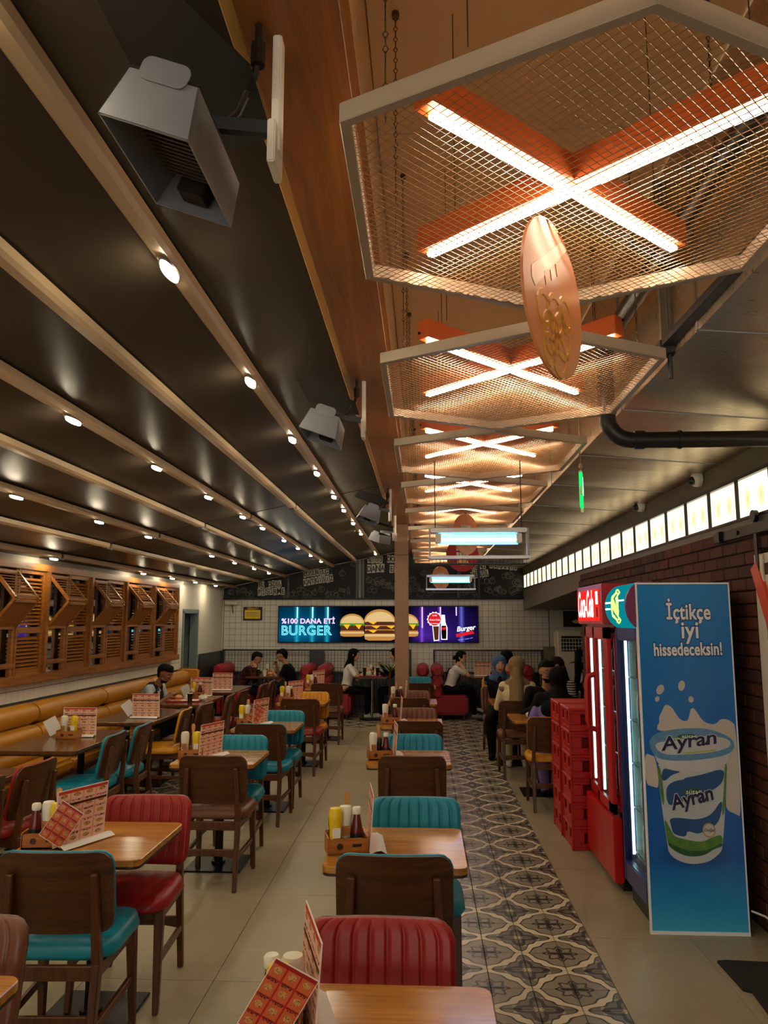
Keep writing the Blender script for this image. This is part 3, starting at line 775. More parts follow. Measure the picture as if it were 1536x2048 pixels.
# ------------------------------------------------------------------ hanging round signs
def hang_sign(x, y, ztop, r, rz, col, label, kind):
    t = thing('hanging_sign', label, 'sign', (x, y, ztop - r), rz)
    R = Matrix.Rotation(PI / 2, 4, 'X')
    G().lathe([(r, -.004), (r, .004)], 40, mtx=R).obj('disc', col, t, smooth=True)
    G().tube([(0, 0, r - .01), (0, 0, 2.79 - (ztop - r) + .0)], .003, 6).obj('rod', 'chain', t)
    if kind == 'rings':
        for (cx, cz, rr) in ((-.035, -.1, .05), (.045, -.085, .055), (.0, -.045, .05), (-.075, -.05, .04), (.07, -.02, .042), (.02, -.14, .05), (-.05, -.145, .035)):
            s = r / .2
            gg = G(); P_ = [(cx * s + rr * s * math.cos(2 * PI * k / 18), -.007, cz * s + rr * s * math.sin(2 * PI * k / 18)) for k in range(19)]
            gg.tube(P_, .011 * s, 5, False); gg.v = [(a, -.0045 + (b_ + .007) * .22, c_) for a, b_, c_ in gg.v]; gg.obj('printed_ring', 'disc_gold', t)
        G().prism([(-.15, .0), (-.13, -.015), (.10, .17), (.06, .175), (-.15, .03)], -.0052, -.0045, lambda u, v, w: (u * r / .2, w, v * r / .2)).obj('printed_band', 'disc_pale', t)
        for dx, dz in ((-.06, .015), (-.02, .04), (.02, .065)): G().prism([(dx, dz), (dx + .03, dz + .02), (dx + .02, dz + .05), (dx - .01, dz + .03)], -.0055, -.0045, lambda u, v, w: (u * r / .2, w, v * r / .2)).obj('printed_mark', 'disc_gold', t)
    else:
        for k in range(4):
            for q in range(2): G().box(-.075 + .038 * k, -.045 + .038 * k, -.0055, -.0045, .05 - .06 * q, .09 - .06 * q).obj('printed_mark', 'card_white', t)
        G().ell((0, -.006, -.09), (.07, .003, .04)).obj('printed_bun', 'food_bun', t)
    return t
hang_sign(.348, 1.95, 2.80, .213, math.radians(60), 'disc_orange', 'orange round card with onion rings hanging below the closest hexagon lamp', 'rings')
hang_sign(.42, 7.5, 2.78, .2, math.radians(48), 'disc_orange', 'orange round card hanging above the nearer blue insect lamp', 'text')
hang_sign(.47, 9.2, 2.72, .2, math.radians(12), 'booth_red', 'red round card hanging between the two blue insect lamps', 'text')
hang_sign(.30, 13.2, 2.66, .2, math.radians(40), 'disc_orange', 'orange round card hanging behind the farther insect lamp', 'text')

# ------------------------------------------------------------------ blue insect lamps
def insect(y, label):
    t = thing('insect_lamp', label, 'lamp', (.36, y, 2.14))
    G().box(-.31, .31, -.05, .05, .17, .2).obj('top_bar', 'chrome', t, bevel=.006)
    G().box(-.33, .33, -.055, .055, 0, .02).obj('tray', 'chrome', t, bevel=.006)
    for s in (-1, 1): G().prism([(-.05, .0), (.05, .0), (.03, .2), (-.03, .2)], s * .31, s * .322, lambda u, v, w: (w, u, v)).obj('end_plate', 'zinc', t, bevel=.002)
    G().tube([(-.26, -.02, .125), (.26, -.02, .125)], .010, 12).obj('tube', 'uv_core', t, smooth=True)
    G().tube([(-.26, .03, .15), (.26, .03, .15)], .009, 12).obj('tube', 'uv_glow', t, smooth=True)
    G().box(-.26, .26, .045, .048, .10, .168).obj('glowing_reflector', 'uv_glow', t)  # reflected tube light put in as the plate's own glow
    for s in (-1, 1): G().box(s * .26 - .018, s * .26 + .018, -.035, .045, .105, .165).obj('lamp_holder', 'plastic_white', t, bevel=.004)
    gg = G()
    for k in range(26): gg.tube([(-.3 + .024 * k, -.048, .0), (-.3 + .024 * k, -.048, -.03)], .0015, 4)
    gg.box(-.31, .31, -.05, .05, -.034, -.028).obj('grid_tray', 'dark_rail', t)
    for s in (-1, 1): G().tube([(s * .28, 0, .2), (s * .28, 0, .52 + .13)], .0035, 6).obj('hanging_rod', 'black_metal', t)
insect(5.0, 'larger blue glowing insect lamp hanging in the middle of the aisle')
insect(10.2, 'smaller blue glowing insect lamp hanging farther back')

# ------------------------------------------------------------------ exit sign
t = thing('exit_sign', 'green glowing exit sign hanging edge-on from a rope beside the duct', 'sign', (1.035, 5.0, 2.61), math.radians(76))
t.scale = (.85, .85, .85)
G().prism(rrect(-.16, .0, -.085, -.015, .006) , -.006, .006, lambda u, v, w: (u * .9, w, v * 1.0)).obj('arrow_plate', 'plastic_white', t)
G().box(-.015, .015, -.01, .01, -.2, 0).obj('plate_edge', 'plastic_white', t, bevel=.002)
G().box(-.13, -.02, -.012, .012, -.17, .09).obj('green_panel', 'exit_green', t, bevel=.003)
G().box(-.14, .02, -.014, .014, .09, .1).obj('lamp_bar', 'plastic_white', t, bevel=.003)
G().ell((-.06, -.013, .05), (.014, .003, .016)).prism([(-.09, .02), (-.05, .035), (-.03, -.03), (-.05, -.08), (-.06, -.03), (-.1, -.07), (-.08, -.02)], -.016, -.012, lambda u, v, w: (u, w, v)).obj('running_figure', 'exit_white', t)
G().tube([(-.06, 0, .1), (-.058, 0, .16), (-.07, 0, .2), (-.062, 0, .5), (-.06, 0, 1.22)], .004, 6).obj('rope', 'rope', t)
G().ell((-.06, 0, .15), (.02, .016, .024), 8, 6).obj('knot', 'rope', t, smooth='all')

# ------------------------------------------------------------------ gas heaters on the beam
def heater(y, label, rz=0, L=.42, sc=1.0, loc=None, tilt=20):
    t = thing('gas_heater', label, 'heater', loc or (-.55, y, 2.72), rz)
    T = Matrix.Rotation(math.radians(tilt), 4, 'Y')
    def tr(g): g.v = [tuple(T @ Vector(p) * sc) for p in g.v]; return g
    h = L / 2
    for e0, e1 in ((-h, -h + .008), (h - .008, h)):
        tr(G().prism([(-.105, .0), (.105, .0), (.08, .12), (-.08, .12)], e0, e1, lambda u, v, w: (u, w, v))).obj('end_plate', 'heater_steel', t, bevel=.002)
    for s in (-1, 1):
        tr(G().add([(s * .105, -h, 0), (s * .105, h, 0), (s * .08, h, .12), (s * .08, -h, .12), (s * .101, -h, 0), (s * .101, h, 0), (s * .076, h, .12), (s * .076, -h, .12)], [(0, 1, 2, 3), (7, 6, 5, 4), (0, 4, 5, 1)])).obj('reflector_side', 'heater_steel', t)
    tr(G().box(-.08, .08, -h, h, .12, .126)).obj('top_plate', 'shield_dark', t)
    tr(G().box(-.05, .06, -h + .02, h - .09, .05, .08)).obj('ceramic_burner', 'ceramic', t)
    for k in range(14):
        yy = -h + .03 + k * (L - .13) / 14
        tr(G().box(-.052, .062, yy, yy + .006, .040, .049)).obj('grille_bar', 'dark_grille', t)
    tr(G().box(-.03, .04, h - .08, h - .02, .02, .06)).obj('ignition_box', 'shield_dark', t, bevel=.003)
    tr(G().prism(rrect(-.055, .055, .10, .155, .02), -h - .004, -h - .001, lambda u, v, w: (u, w, v))).obj('mounting_tab', 'heater_steel', t)
    tr(G().prism(rrect(-.055, .055, .10, .155, .02), h + .001, h + .004, lambda u, v, w: (u, w, v))).obj('mounting_tab', 'heater_steel', t)
    G().prism([(-.10, -.2), (.1, -.26), (.2, -.12), (.2, .12), (.06, .24), (-.10, .2)], 0, .003, lambda u, v, w: (u, v, .27 - (u + .1) * .35 + w)).obj('heat_shield', 'shield_dark', t)
    G().beam((.02, .0, .13), (.24, .0, .1), .02, .03).obj('arm', 'dark_rail', t)
    G().box(.225, .245, -.02, .02, .04, .32).obj('bracket', 'plastic_white', t, bevel=.003)
    G().box(.222, .24, -.045, .045, .0, .1).obj('bracket_plate', 'plastic_white', t, bevel=.003)
    G().tube([(.2, -.05, .33), (.2, -.05, .24), (.19, -.04, .2), (.15, -.01, .14), (.06, .06, .13)], .008, 6).obj('gas_hose', 'dark_grille', t, smooth=True)
    G().tube([(.2, -.05, .27), (.2, -.05, .22)], .016, 8).obj('hose_fitting', 'dark_grille', t, smooth=True)
    return t
heater(1.55, 'steel gas heater under the beam, large and closest to the camera', 0, .36, .95)
heater(4.05, 'steel gas heater on the beam, second from the camera', 0, .28)
heater(7.5, 'steel gas heater on the beam, third from the camera', math.radians(12), .28)
heater(9.6, 'bright steel gas heater on the beam just before the column', math.radians(-30), .3, .85)
# ------------------------------------------------------------------ security camera on back wall corner
t = thing('security_camera', 'small white security camera in the left corner of the tiled wall', 'camera', (-3.86, 15.0, 2.08))
G().tube([(0, 0, 0), (.22, -.1, 0)], .04, 10).obj('housing', 'plastic_white', t, smooth=True)
G().beam((.0, .05, .0), (.0, .1, 0), .04, .04).tube([(.12, -.02, -.03), (.12, .08, -.2)], .008, 6).obj('mount', 'black_metal', t)
# ------------------------------------------------------------------ chalk mural above the back wall tiles
YM = YB - .03
mu = thing('chalk_mural', 'black boards with chalk food drawings and pasted letter cards above the tiles', 'mural', (0, YM, 2.16))
def ceilz(x): return (roofz(x) - .02 if x < -.4 else 3.63)
def board(x0, x1):
    g = G(); n = 3; top = min(ceilz(x0), ceilz(x1)) if x0 < -.4 else 3.63
    g.add([(x0, 0, .02), (x1, 0, .02), (x1, 0, ceilz(x1) - 2.16), (x0, 0, ceilz(x0) - 2.16), (x0, .025, .02), (x1, .025, .02), (x1, .025, ceilz(x1) - 2.16), (x0, .025, ceilz(x0) - 2.16)],
          [(0, 1, 2, 3), (4, 7, 6, 5), (0, 4, 5, 1), (0, 3, 7, 4), (1, 5, 6, 2)])
    g.obj('board', 'chalk_board', mu)
for a, b in ((-3.93, -2.66), (-2.64, -1.32), (-1.16, -.46), (-.38, .66), (.72, 1.06), (1.1, 2.0)): board(a, b)
G().box(-3.93, 2.3, -.05, .02, -.015, .02).obj('ledge', 'black_metal', mu)
for x in (-1.28, -1.2, .69, 1.08, -2.65):
    G().box(x - .02, x + .02, -.03, .02, .02, (ceilz(x) if x < -.4 else 3.6) - 2.16).obj('upright', 'dark_rail', mu, bevel=.004)
G().box(2.0, 2.4, -.02, .03, 0, .2).box(2.02, 2.1, -.02, .03, .2, .6).obj('side_post', 'gray_paint', mu)
rng = random.Random(3)
def cards(body, x, z, h, ang):
    """torn paper letter cards pasted in a line"""
    w = h * .5
    for i, ch in enumerate(body):
        if ch == ' ': continue
        a = ang + rng.uniform(-.05, .05)
        cx = x + i * w * 1.04 * math.cos(ang); cz = z + i * w * 1.04 * math.sin(ang) + rng.uniform(-.008, .008)
        Mx = Matrix.Translation((cx, -.012, cz)) @ Matrix.Rotation(-a, 4, 'Y')
        gg = G(); gg.prism([(-w * .46, -h * .5), (w * .4, -h * .47), (w * .46, h * .48), (-w * .42, h * .5)], 0, .004, lambda u, v, q: tuple(Mx @ Vector((u, q, v))))
        cd = gg.obj('letter_card', 'card_white', mu)
        text(ch, h * .92, 'card_ink', 'letter', cd, Mx @ Matrix.Translation((0, -.002, -h * .32)) @ Matrix.Rotation(PI / 2, 4, 'X'), align='CENTER', offset=.003, sx=.68, extrude=.0008)
cards('BU ÖZEL', -3.22, .275, .13, math.radians(4)); cards('PİŞİRME', -3.22, .135, .15, math.radians(3))
cards('KUSURSUZ', -2.33, .475, .125, math.radians(8)); cards('KATKISIZ', -2.32, .325, .145, math.radians(8))
cards('%100 DOĞAL', -1.06, .77, .15, 0); cards('DANA ETİ', -1.06, .59, .17, 0)
cards('YENİ', .97, .60, .14, math.radians(10)); cards('NESİL', .95, .45, .14, math.radians(8))
cards('SERMAYE', 1.33, .66, .15, math.radians(-5)); cards('YERLİ', 1.42, .84, .15, math.radians(-5))
# chalk doodles: burgers, bottles, onions, fries as thin chalk lines
def doodle(kind, x, z, s, a):
    pl = []
    if kind == 0: pl = [circ(0, 0, .5, .38), circ(.05, .02, .3, .2, 14)]
    elif kind == 1: pl = [[(-.5, 0), (-.4, .3), (0, .45), (.4, .3), (.5, 0), (-.5, 0)], [(-.5, -.1), (-.25, -.18), (0, -.08), (.25, -.18), (.5, -.1)], [(-.48, -.2), (-.4, -.38), (.4, -.38), (.48, -.2), (-.48, -.2)]]
    elif kind == 2: pl = [[(-.16, -.5), (-.2, 0), (-.08, .25), (-.08, .5), (.08, .5), (.08, .25), (.2, 0), (.16, -.5), (-.16, -.5)], [(-.2, -.1), (.2, -.1)], [(-.2, -.25), (.2, -.25)]]
    elif kind == 3: pl = [[(-.3, -.5), (-.4, .1), (.4, .1), (.3, -.5), (-.3, -.5)]] + [[(q, .1), (q - .05, .5), (q + .05, .5), (q + .08, .1)] for q in (-.3, -.1, .12, .26)]
    elif kind == 4: pl = [circ(0, -.1, .4, .34, 16), [(-.2, .2), (0, .5), (.2, .2)], [(0, .2), (.05, -.1), (0, -.4)], [(-.15, .18), (-.2, -.1), (-.1, -.4)]]
    else: pl = [circ(-.25, .1, .25, .25, 12), circ(.2, -.1, .28, .24, 12), circ(.1, .3, .15, .15, 10)]
    g = G()
    for p in pl:
        if kind in (0, 4, 5) and len(p) > 8: p = p + [p[0]]
        P_ = [(x + s * (u * math.cos(a) - v * math.sin(a)), -.004, z + s * (u * math.sin(a) + v * math.cos(a))) for u, v in p]
        g.tube(P_, .0045, 4)
    g.obj('chalk_drawing', 'chalk', mu)
for (x0, x1, z0, z1, n) in ((-3.85, -3.35, .06, .2, 4), (-2.75, -2.68, .08, .12, 1), (-2.6, -1.4, .08, .2, 9), (-1.38, -1.36, .6, .7, 1), (-1.1, -.5, .1, .38, 9), (-.3, .6, .08, .9, 16), (.76, 1.03, .08, .25, 4), (1.16, 1.92, .12, .45, 11), (-2.0, -1.45, .45, .6, 2)):
    for k in range(n):
        doodle(rng.randrange(6), x0 + (x1 - x0) * ((k + .5) / n), rng.uniform(z0, z1), rng.uniform(.13, .2), rng.uniform(-.5, .5))

# ------------------------------------------------------------------ backlit menu sign
SW, SH = 3.86, .675
sg = thing('backlit_sign', 'long backlit sign with neon lettering and three burgers on the tiled wall', 'sign', (-2.82, YB - .03, 1.33))
G().box(-.02, SW + .02, -.03, .02, -.02, SH + .02).obj('sign_case', 'black_metal', sg, bevel=.004)
G().box(0, SW, -.036, -.03, 0, SH).obj('lit_face', 'sign_background', sg)
def sp(zx, zy): return ((zx - 65) / 1415 * SW, (300 - zy) / 252 * SH)
def flat(name, pts, mat, lay, parent=sg, conv=True):
    P_ = [sp(*p) for p in pts] if conv else pts
    return G().prism(P_, -.037 - .0015 * lay, -.036, lambda u, v, w: (u, w, v)).obj(name, mat, parent)
for x, z0, m_ in ((198, 130, 'sign_bar'), (308, 130, 'sign_bar'), (418, 130, 'sign_bar'), (1090, 200, 'sign_violet'), (1219, 110, 'sign_violet'), (1331, 112, 'sign_violet')):
    flat('light_bar', [(x - 4, z0), (x + 4, z0), (x + 4, 50), (x - 4, 50)], m_, 1)
u, v = sp(85, 168); text('%100 DANA ETİ', .135, 'sign_pink', 'lettering', sg, front(u, -.039, v), offset=.004, sx=1.06, spacing=1.03)
u, v = sp(82, 250)
text('BURGER', .255, 'sign_cyan', 'lettering', sg, front(u, -.039, v), offset=.006, sx=1.0, spacing=1.06)
text('BURGER', .255, 'sign_teal', 'lettering_core', sg, front(u, -.0395, v), offset=-.006, sx=1.0, spacing=1.06, extrude=.0014)
def dome(cx, y0, y1, rx, n=16):
    return [(cx + rx * math.cos(PI * k / n), y0 - (y0 - y1) * math.sin(PI * k / n)) for k in range(n + 1)]
def burger(cx, top, bot, rx, lay, rows):
    H = bot - top
    b = thing('burger_picture', None, None); b.parent = sg
    flat('bun_top', dome(cx, top + H * rows[0], top, rx), 'sign_bun', lay, b)
    flat('bun_highlight', dome(cx, top + H * rows[0], top + H * .08, rx * .93), 'sign_bun_light', lay + .5, b)
    flat('bun_bottom', [(cx - rx, bot - H * .2), (cx + rx, bot - H * .2), (cx + rx * .93, bot - H * .04), (cx + rx * .7, bot), (cx - rx * .7, bot), (cx - rx * .93, bot - H * .04)], 'sign_bun', lay, b)
    flat('bun_crumb', [(cx - rx * .98, bot - H * .2), (cx + rx * .98, bot - H * .2), (cx + rx * .95, bot - H * .13), (cx - rx * .95, bot - H * .13)], 'sign_bun_light', lay + .5, b)
    y = top + H * rows[0]; e = bot - H * .19
    if rows[1]:
        flat('lettuce', [(cx - rx, y - 4)] + [(cx - rx + 2 * rx * k / 14, y + (12 if k % 2 else 20)) for k in range(15)] + [(cx + rx, y - 4)], 'sign_green', lay + .4, b)
        y += 9
    n = rows[2]; ph = (e - y) / n
    flat('filling', [(cx - rx * .93, y - 2), (cx + rx * .93, y - 2), (cx + rx * .93, e), (cx - rx * .93, e)], 'sign_bun', lay, b)
    for k in range(n):
        q = y + ph * k
        flat('patty', [(cx - rx * .95, q + ph * .2), (cx - rx * .8, q), (cx + rx * .8, q), (cx + rx * .95, q + ph * .2), (cx + rx * .92, q + ph * .8), (cx - rx * .92, q + ph * .8)], 'sign_meat', lay + .1, b)
        for j in range(2 if n == 1 else 1 + k % 2):
            c0 = cx - rx * .45 + j * rx * .95 + (k % 2) * rx * .2
            flat('cheese', [(c0 - rx * .28, q), (c0 + rx * .28, q), (c0 + rx * .05, q + ph * .62)], 'sign_cheese', lay + .7, b)
    return b
burger(592, 98, 262, 88, 1, (.42, 1, 1)); burger(980, 98, 262, 84, 1, (.42, 1, 1)); burger(788, 66, 290, 112, 3, (.4, 0, 3))
# drink badge, glass and bottle, small neon logo
st = [(1177 + (48 if k % 2 else 56) * math.cos(2 * PI * k / 28), 138 + (48 if k % 2 else 56) * math.sin(2 * PI * k / 28)) for k in range(28)]
flat('badge_edge', st, 'sign_white', 1); flat('badge', circ(1177, 138, 45, 45, 24), 'sign_red', 2)
u, v = sp(1177, 148); text('Coca-Cola', .05, 'sign_white', 'lettering', sg, front(u, -.041, v), align='CENTER', shear=.3, sx=.95)
u, v = sp(1177, 116); text('%100', .04, 'sign_white', 'lettering', sg, front(u, -.041, v), align='CENTER')
u, v = sp(1177, 172); text('İLE TAMAMLA', .026, 'sign_white', 'lettering', sg, front(u, -.041, v), align='CENTER')
flat('drink_glass_edge', [(1160, 180), (1212, 180), (1208, 290), (1170, 294)], 'sign_white', 1.5); flat('drink_glass', [(1166, 188), (1208, 188), (1203, 284), (1176, 286)], 'sign_meat', 2.5)
flat('bottle_edge', [(1226, 106), (1250, 106), (1254, 160), (1268, 200), (1266, 284), (1222, 284), (1220, 200)], 'sign_white', 1.5)
flat('bottle', [(1226, 184), (1258, 184), (1260, 232), (1258, 278), (1228, 278), (1224, 230)], 'sign_black', 2.5); flat('bottle_label', [(1224, 196), (1259, 194), (1260, 212), (1224, 214)], 'sign_red', 3.5)
u, v = sp(1332, 226); text('Burger', .13, 'sign_white', 'lettering', sg, front(u, -.039, v) @ Matrix.Rotation(.12, 4, 'Z'), shear=.25, offset=.003)
flat('logo_ribbon', [(1326, 244), (1444, 218), (1456, 240), (1330, 266)], 'sign_red', 2.5)
for zx, zz, ww in ((1340, 288, 40), (1388, 282, 30), (1424, 276, 20)): flat('neon_stroke', [(zx, zz), (zx + ww, zz - 4), (zx + ww, zz - 10), (zx, zz - 5)], 'sign_glow', 2)

# framed notice left of the sign
t = thing('framed_notice', 'small yellow notice in a black frame on the tiled wall left of the sign', 'notice', (-3.52, YB - .03, 1.755))
G().box(-.01, .36, -.02, .02, -.01, .25).obj('frame', 'black_metal', t, bevel=.004)
G().box(.02, .33, -.024, -.02, .02, .19).obj('yellow_sheet', 'plastic_yellow', t)
text('DİKKAT !', .05, 'plastic_yellow', 'lettering', t, front(.07, -.022, .198), offset=.001)
G().box(.05, .3, -.0255, -.024, .13, .138).box(.05, .26, -.0255, -.024, .1, .106).box(.05, .3, -.0255, -.024, .07, .076).obj('printed_lines', 'card_ink', t)
# small dark menu board at far right
t = thing('menu_board', 'small dark menu board on the recess wall above the air conditioner', 'sign', (2.68, YB - .04, 1.62))
G().box(0, .5, -.02, .03, 0, .3).obj('board', 'plastic_black', t, bevel=.004)
G().ell((.25, -.022, .1), (.09, .004, .035)).obj('printed_bun', 'food_bun', t)

# ------------------------------------------------------------------ floor standing air conditioner
t = thing('air_conditioner', 'tall white floor-standing air conditioner in the right back corner', 'air conditioner', (2.72, 14.6, 0))
G().box(-.28, .28, -.17, .2, 0, 1.56).obj('cabinet', 'ac_white', t, bevel=.03, seg=3)
G().box(-.2, .24, -.176, -.14, 1.18, 1.46).obj('outlet', 'plastic_black', t, bevel=.004)
for k in range(4):
    G().box(-.2, .24, -.186, -.172, 1.21 + .065 * k, 1.222 + .065 * k).obj('louvre', 'ac_white', t)
for k in range(8): G().box(-.17 + .055 * k, -.162 + .055 * k, -.182, -.17, 1.19, 1.4).obj('vane', 'ac_white', t)
G().prism([(-.08, .96), (.0, 1.0), (.16, .99), (.2, .96), (.1, .97), (.0, .975)], -.176, -.168, lambda u, v, w: (u, w, v)).obj('brand_mark', 'dark_rail', t)
G().box(-.26, .26, -.174, -.168, .12, .125).obj('panel_gap', 'dark_rail', t)

# ------------------------------------------------------------------ railing with wire mesh in front of the back wall
t = thing('wire_railing', 'dark metal railing with wire mesh running along the tiled back wall', 'railing', (0, 14.98, 0))
for x in (-3.88, -2.18, -1.94, -.26, .2, 2.25):
    G().box(x - .02, x + .02, -.02, .02, 0, 1.19).obj('post', 'dark_rail', t, bevel=.003)
for a, b in ((-3.88, -2.18), (-1.94, -.26), (.2, 2.25)):
    G().box(a, b, -.022, .022, 1.16, 1.19).obj('top_rail', 'dark_rail', t, bevel=.004)
    G().box(a, b, -.018, .018, .74, .77).obj('middle_rail', 'dark_rail', t, bevel=.004)
    g = G(); x = a + .04
    while x < b: g.tube([(x, 0, .05), (x, 0, 1.16)], .0035, 4); x += .062
    z = .12
    while z < 1.15: g.tube([(a, 0, z), (b, 0, z)], .003, 4); z += .12
    tag(g.obj('wire_mesh', 'dark_rail', t), kind='stuff')
G().box(-2.18, -1.94, -.04, .05, .76, 1.19).obj('box_panel', 'dark_rail', t, bevel=.004)
for a, b in ((-3.88, -2.18), (-1.94, -.26), (.2, 2.25)):
    for k in range(int((b - a) / .1)):
        G().box(a + .1 * k + .005, a + .1 * k + .095, .03, .05, .02, .74).obj('lower_panel_board', 'corrugated', t)
G().box(2.27, 2.5, -.3, .05, 0, 1.25).obj('end_panel', 'gray_paint', t, bevel=.004)
G().box(-3.93, -3.9, -1.5, .05, 0, 1.16).obj('side_panel', 'dark_rail', t, bevel=.004)

# ------------------------------------------------------------------ shutters on the left wall, mirrors behind
XS = XL + .012
t0 = 12.0 - 1.06 * 6
wn_ = ['first', 'second', 'third', 'fourth', 'fifth', 'sixth']
fr = thing('shutter_frame', 'long orange-brown wooden frame and sill holding the shutters on the left wall', 'frame', (XL, 0, 0))
G().box(0, .13, t0 - .1, 12.06, 1.14, 1.22).obj('sill', 'shutter_wood', fr, bevel=.004)
G().box(0, .10, t0 - .1, 12.06, 2.24, 2.31).obj('head_board', 'shutter_wood', fr, bevel=.004)
for k in range(7): G().box(.02, .11, t0 + 1.06 * k - .03, t0 + 1.06 * k + .03, 1.22, 2.24).obj('upright', 'shutter_wood', fr, bevel=.003)
slm = G().box(-.008, .03, -.19, .19, -.004, .004, Matrix.Rotation(math.radians(38), 4, 'Y')).mesh('slat', 'shutter_wood')
slf = G().box(-.02, .02, -.19, .19, -.004, .004, Matrix.Rotation(math.radians(38), 4, 'Y')).mesh('slat', 'shutter_wood')
def shutter():
    t = thing('window_shutter', '', 'shutter')
    # far half: full height louvre panel (local y .52 .. 1.0), near half: opening under a folded pair of flaps
    for a, b, c_, d_ in ((.50, .54, 1.22, 2.24), (.98, 1.03, 1.22, 2.24), (.54, .98, 1.22, 1.27), (.54, .98, 1.62, 1.68), (.54, .98, 2.2, 2.24)):
        G().box(.045, .08, a, b, c_, d_).obj('panel_frame', 'shutter_wood', t, bevel=.003)
    z = 1.29
    while z < 2.19:
        if not (1.6 < z < 1.69):
            o = link('slat', slm, t); o.location = (.05, .76, z); o.scale = (1, 1.16, 1)
        z += .036
    G().box(.04, .075, .03, .07, 1.22, 1.66).box(.04, .075, .44, .50, 1.22, 2.2).obj('opening_frame', 'shutter_wood', t, bevel=.003)
    G().box(.05, .085, .07, .5, 1.30, 1.345).obj('low_rail', 'shutter_wood', t, bevel=.003)
    apex, topz, lowz, ax = .30, 2.22, 1.66, 1.945
    for (xa, za, xb, zb) in ((.07, topz, apex, ax + .005), (apex, ax - .005, .07, lowz)):
        f = thing('flap', None, None); f.parent = t
        d_ = Vector((xb - xa, 0, zb - za)); n_ = Vector((d_.z, 0, -d_.x)).normalized() * .0
        for yy in (.05, .46): G().beam((xa, yy, za), (xb, yy, zb), .035, .028, (0, 1, 0) if False else (d_.z, 0, -d_.x)).obj('flap_stile', 'shutter_wood', f, bevel=.002, seg=1)
        for s in (.06, .94):
            p = Vector((xa, 0, za)) + d_ * s; G().beam((p.x, .05, p.z), (p.x, .46, p.z), .026, .03).obj('flap_rail', 'shutter_wood', f, bevel=.002, seg=1)
        for k in range(8):
            p = Vector((xa, 0, za)) + d_ * (.14 + .1 * k)
            o = link('slat', slf, f); o.location = (p.x, .255, p.z); o.rotation_euler = (0, math.radians(-30 if xb > xa else 92), 0)
    return t
sh = shutter()
places = ['nearest the camera', 'second from the near end', 'third from the near end', 'fourth from the near end', 'fifth from the near end', 'farthest back beside the gray door']
for k in range(6):
    o = sh if k == 0 else copy_tree(sh)
    o.location = (XL, t0 + 1.06 * k, 0); o['label'] = 'orange wooden louvred shutter with folded flap, ' + places[k]; o['group'] = 'louvred shutters on the left wall'
    mr = G().box(.004, .01, .03, 1.03, 1.22, 2.24).obj('wall_mirror', 'mirror')
    mr.location = (XL, t0 + 1.06 * k, 0); tag(mr, 'mirror pane behind the louvred shutter ' + places[k], 'mirror', 'mirrors behind the shutters')

# ------------------------------------------------------------------ mustard bench along the left wall
bn = thing('wall_bench', 'long mustard yellow padded bench along the left wall', 'bench', (XL, 0, 0))
y = 2.6; k = 0
L_ = 1.62
while y < 12.2:
    ye = min(y + L_, 12.35)
    for z, r_, xo in ((.86, .105, .15), (.665, .1, .19), (.50, .07, .23)):
        # bolster: capsule with gently swelling ends
        n = 12; pts = []; rs = []
        for i in range(n + 1):
            s = i / n; pts.append((xo, y + .012 + (ye - y - .024) * s, z))
            e = min(s, 1 - s) * (ye - y); rs.append(r_ * (.84 + .16 * min(1, math.sqrt(e / .12)) if e < .12 else 1))
        G().tube(pts, rs, 16).obj('back_bolster', 'leather_mustard', bn, smooth=True)
    G().box(.16, .62, y + .006, ye - .006, .33, .455).obj('seat_cushion', 'leather_mustard', bn, smooth=True, bevel=.035, seg=3)
    G().box(.0, .57, y, ye, .03, .33).obj('base_box', 'walnut_flat', bn)
    G().box(.0, .1, y, ye, .33, .94).obj('back_board', 'leather_mustard', bn, bevel=.02)
    y = ye + .0
G().box(.0, .36, 12.36, 12.42, .03, .99).obj('end_panel', 'leather_mustard', bn, smooth=True, bevel=.03, seg=3)

# ------------------------------------------------------------------ red booths at the back
def booth(x0, x1, backs, label, y0=13.95, y1=14.93, seat=None):
    """backs: list of x centres of the padded backs, seat: list of (x0,x1)"""
    t = thing('red_booth', label, 'booth', (0, y0, 0))
    D = y1 - y0
    for bx in backs:
        for z, r_ in ((.84, .115), (.64, .115), (.45, .1)):
            n = 10; pts = []; rs = []
            for i in range(n + 1):
                s = i / n; e = min(s, 1 - s) * D; pts.append((bx, .0 + D * s, z)); rs.append(r_ * (.55 + .45 * math.sqrt(min(1, e / .1))))
            G().tube(pts, rs, 14).obj('back_roll', 'booth_red', t, smooth=True)
        G().box(bx - .07, bx + .07, .04, D - .02, .08, .8).obj('back_core', 'booth_red', t, bevel=.02)
    for a, b in (seat or []):
        G().box(a, b, -.06, D, .09, .43).obj('seat', 'booth_red', t, smooth=True, bevel=.045, seg=4)
        for xx in (a + .08, b - .08):
            for yy in (.02, D - .1): G().tube([(xx, yy, 0), (xx, yy, .1)], [.014, .02], 8).obj('foot', 'walnut', t)
    return t
booth(0, 0, [-3.72], 'red booth seat against the left wall in the back corner', seat=[(-3.62, -3.1)])
booth(0, 0, [-2.12, -1.82], 'red double booth with back rolls left of the round table pole', seat=[(-1.78, -1.3), (-2.66, -2.2)])
booth(0, 0, [-.02, .24], 'red double booth just right of the brown column', seat=[(.24, .78), (-.56, -.12)])
booth(0, 0, [1.85], 'red booth back far right beneath the tiled wall', seat=[(1.36, 1.76)])

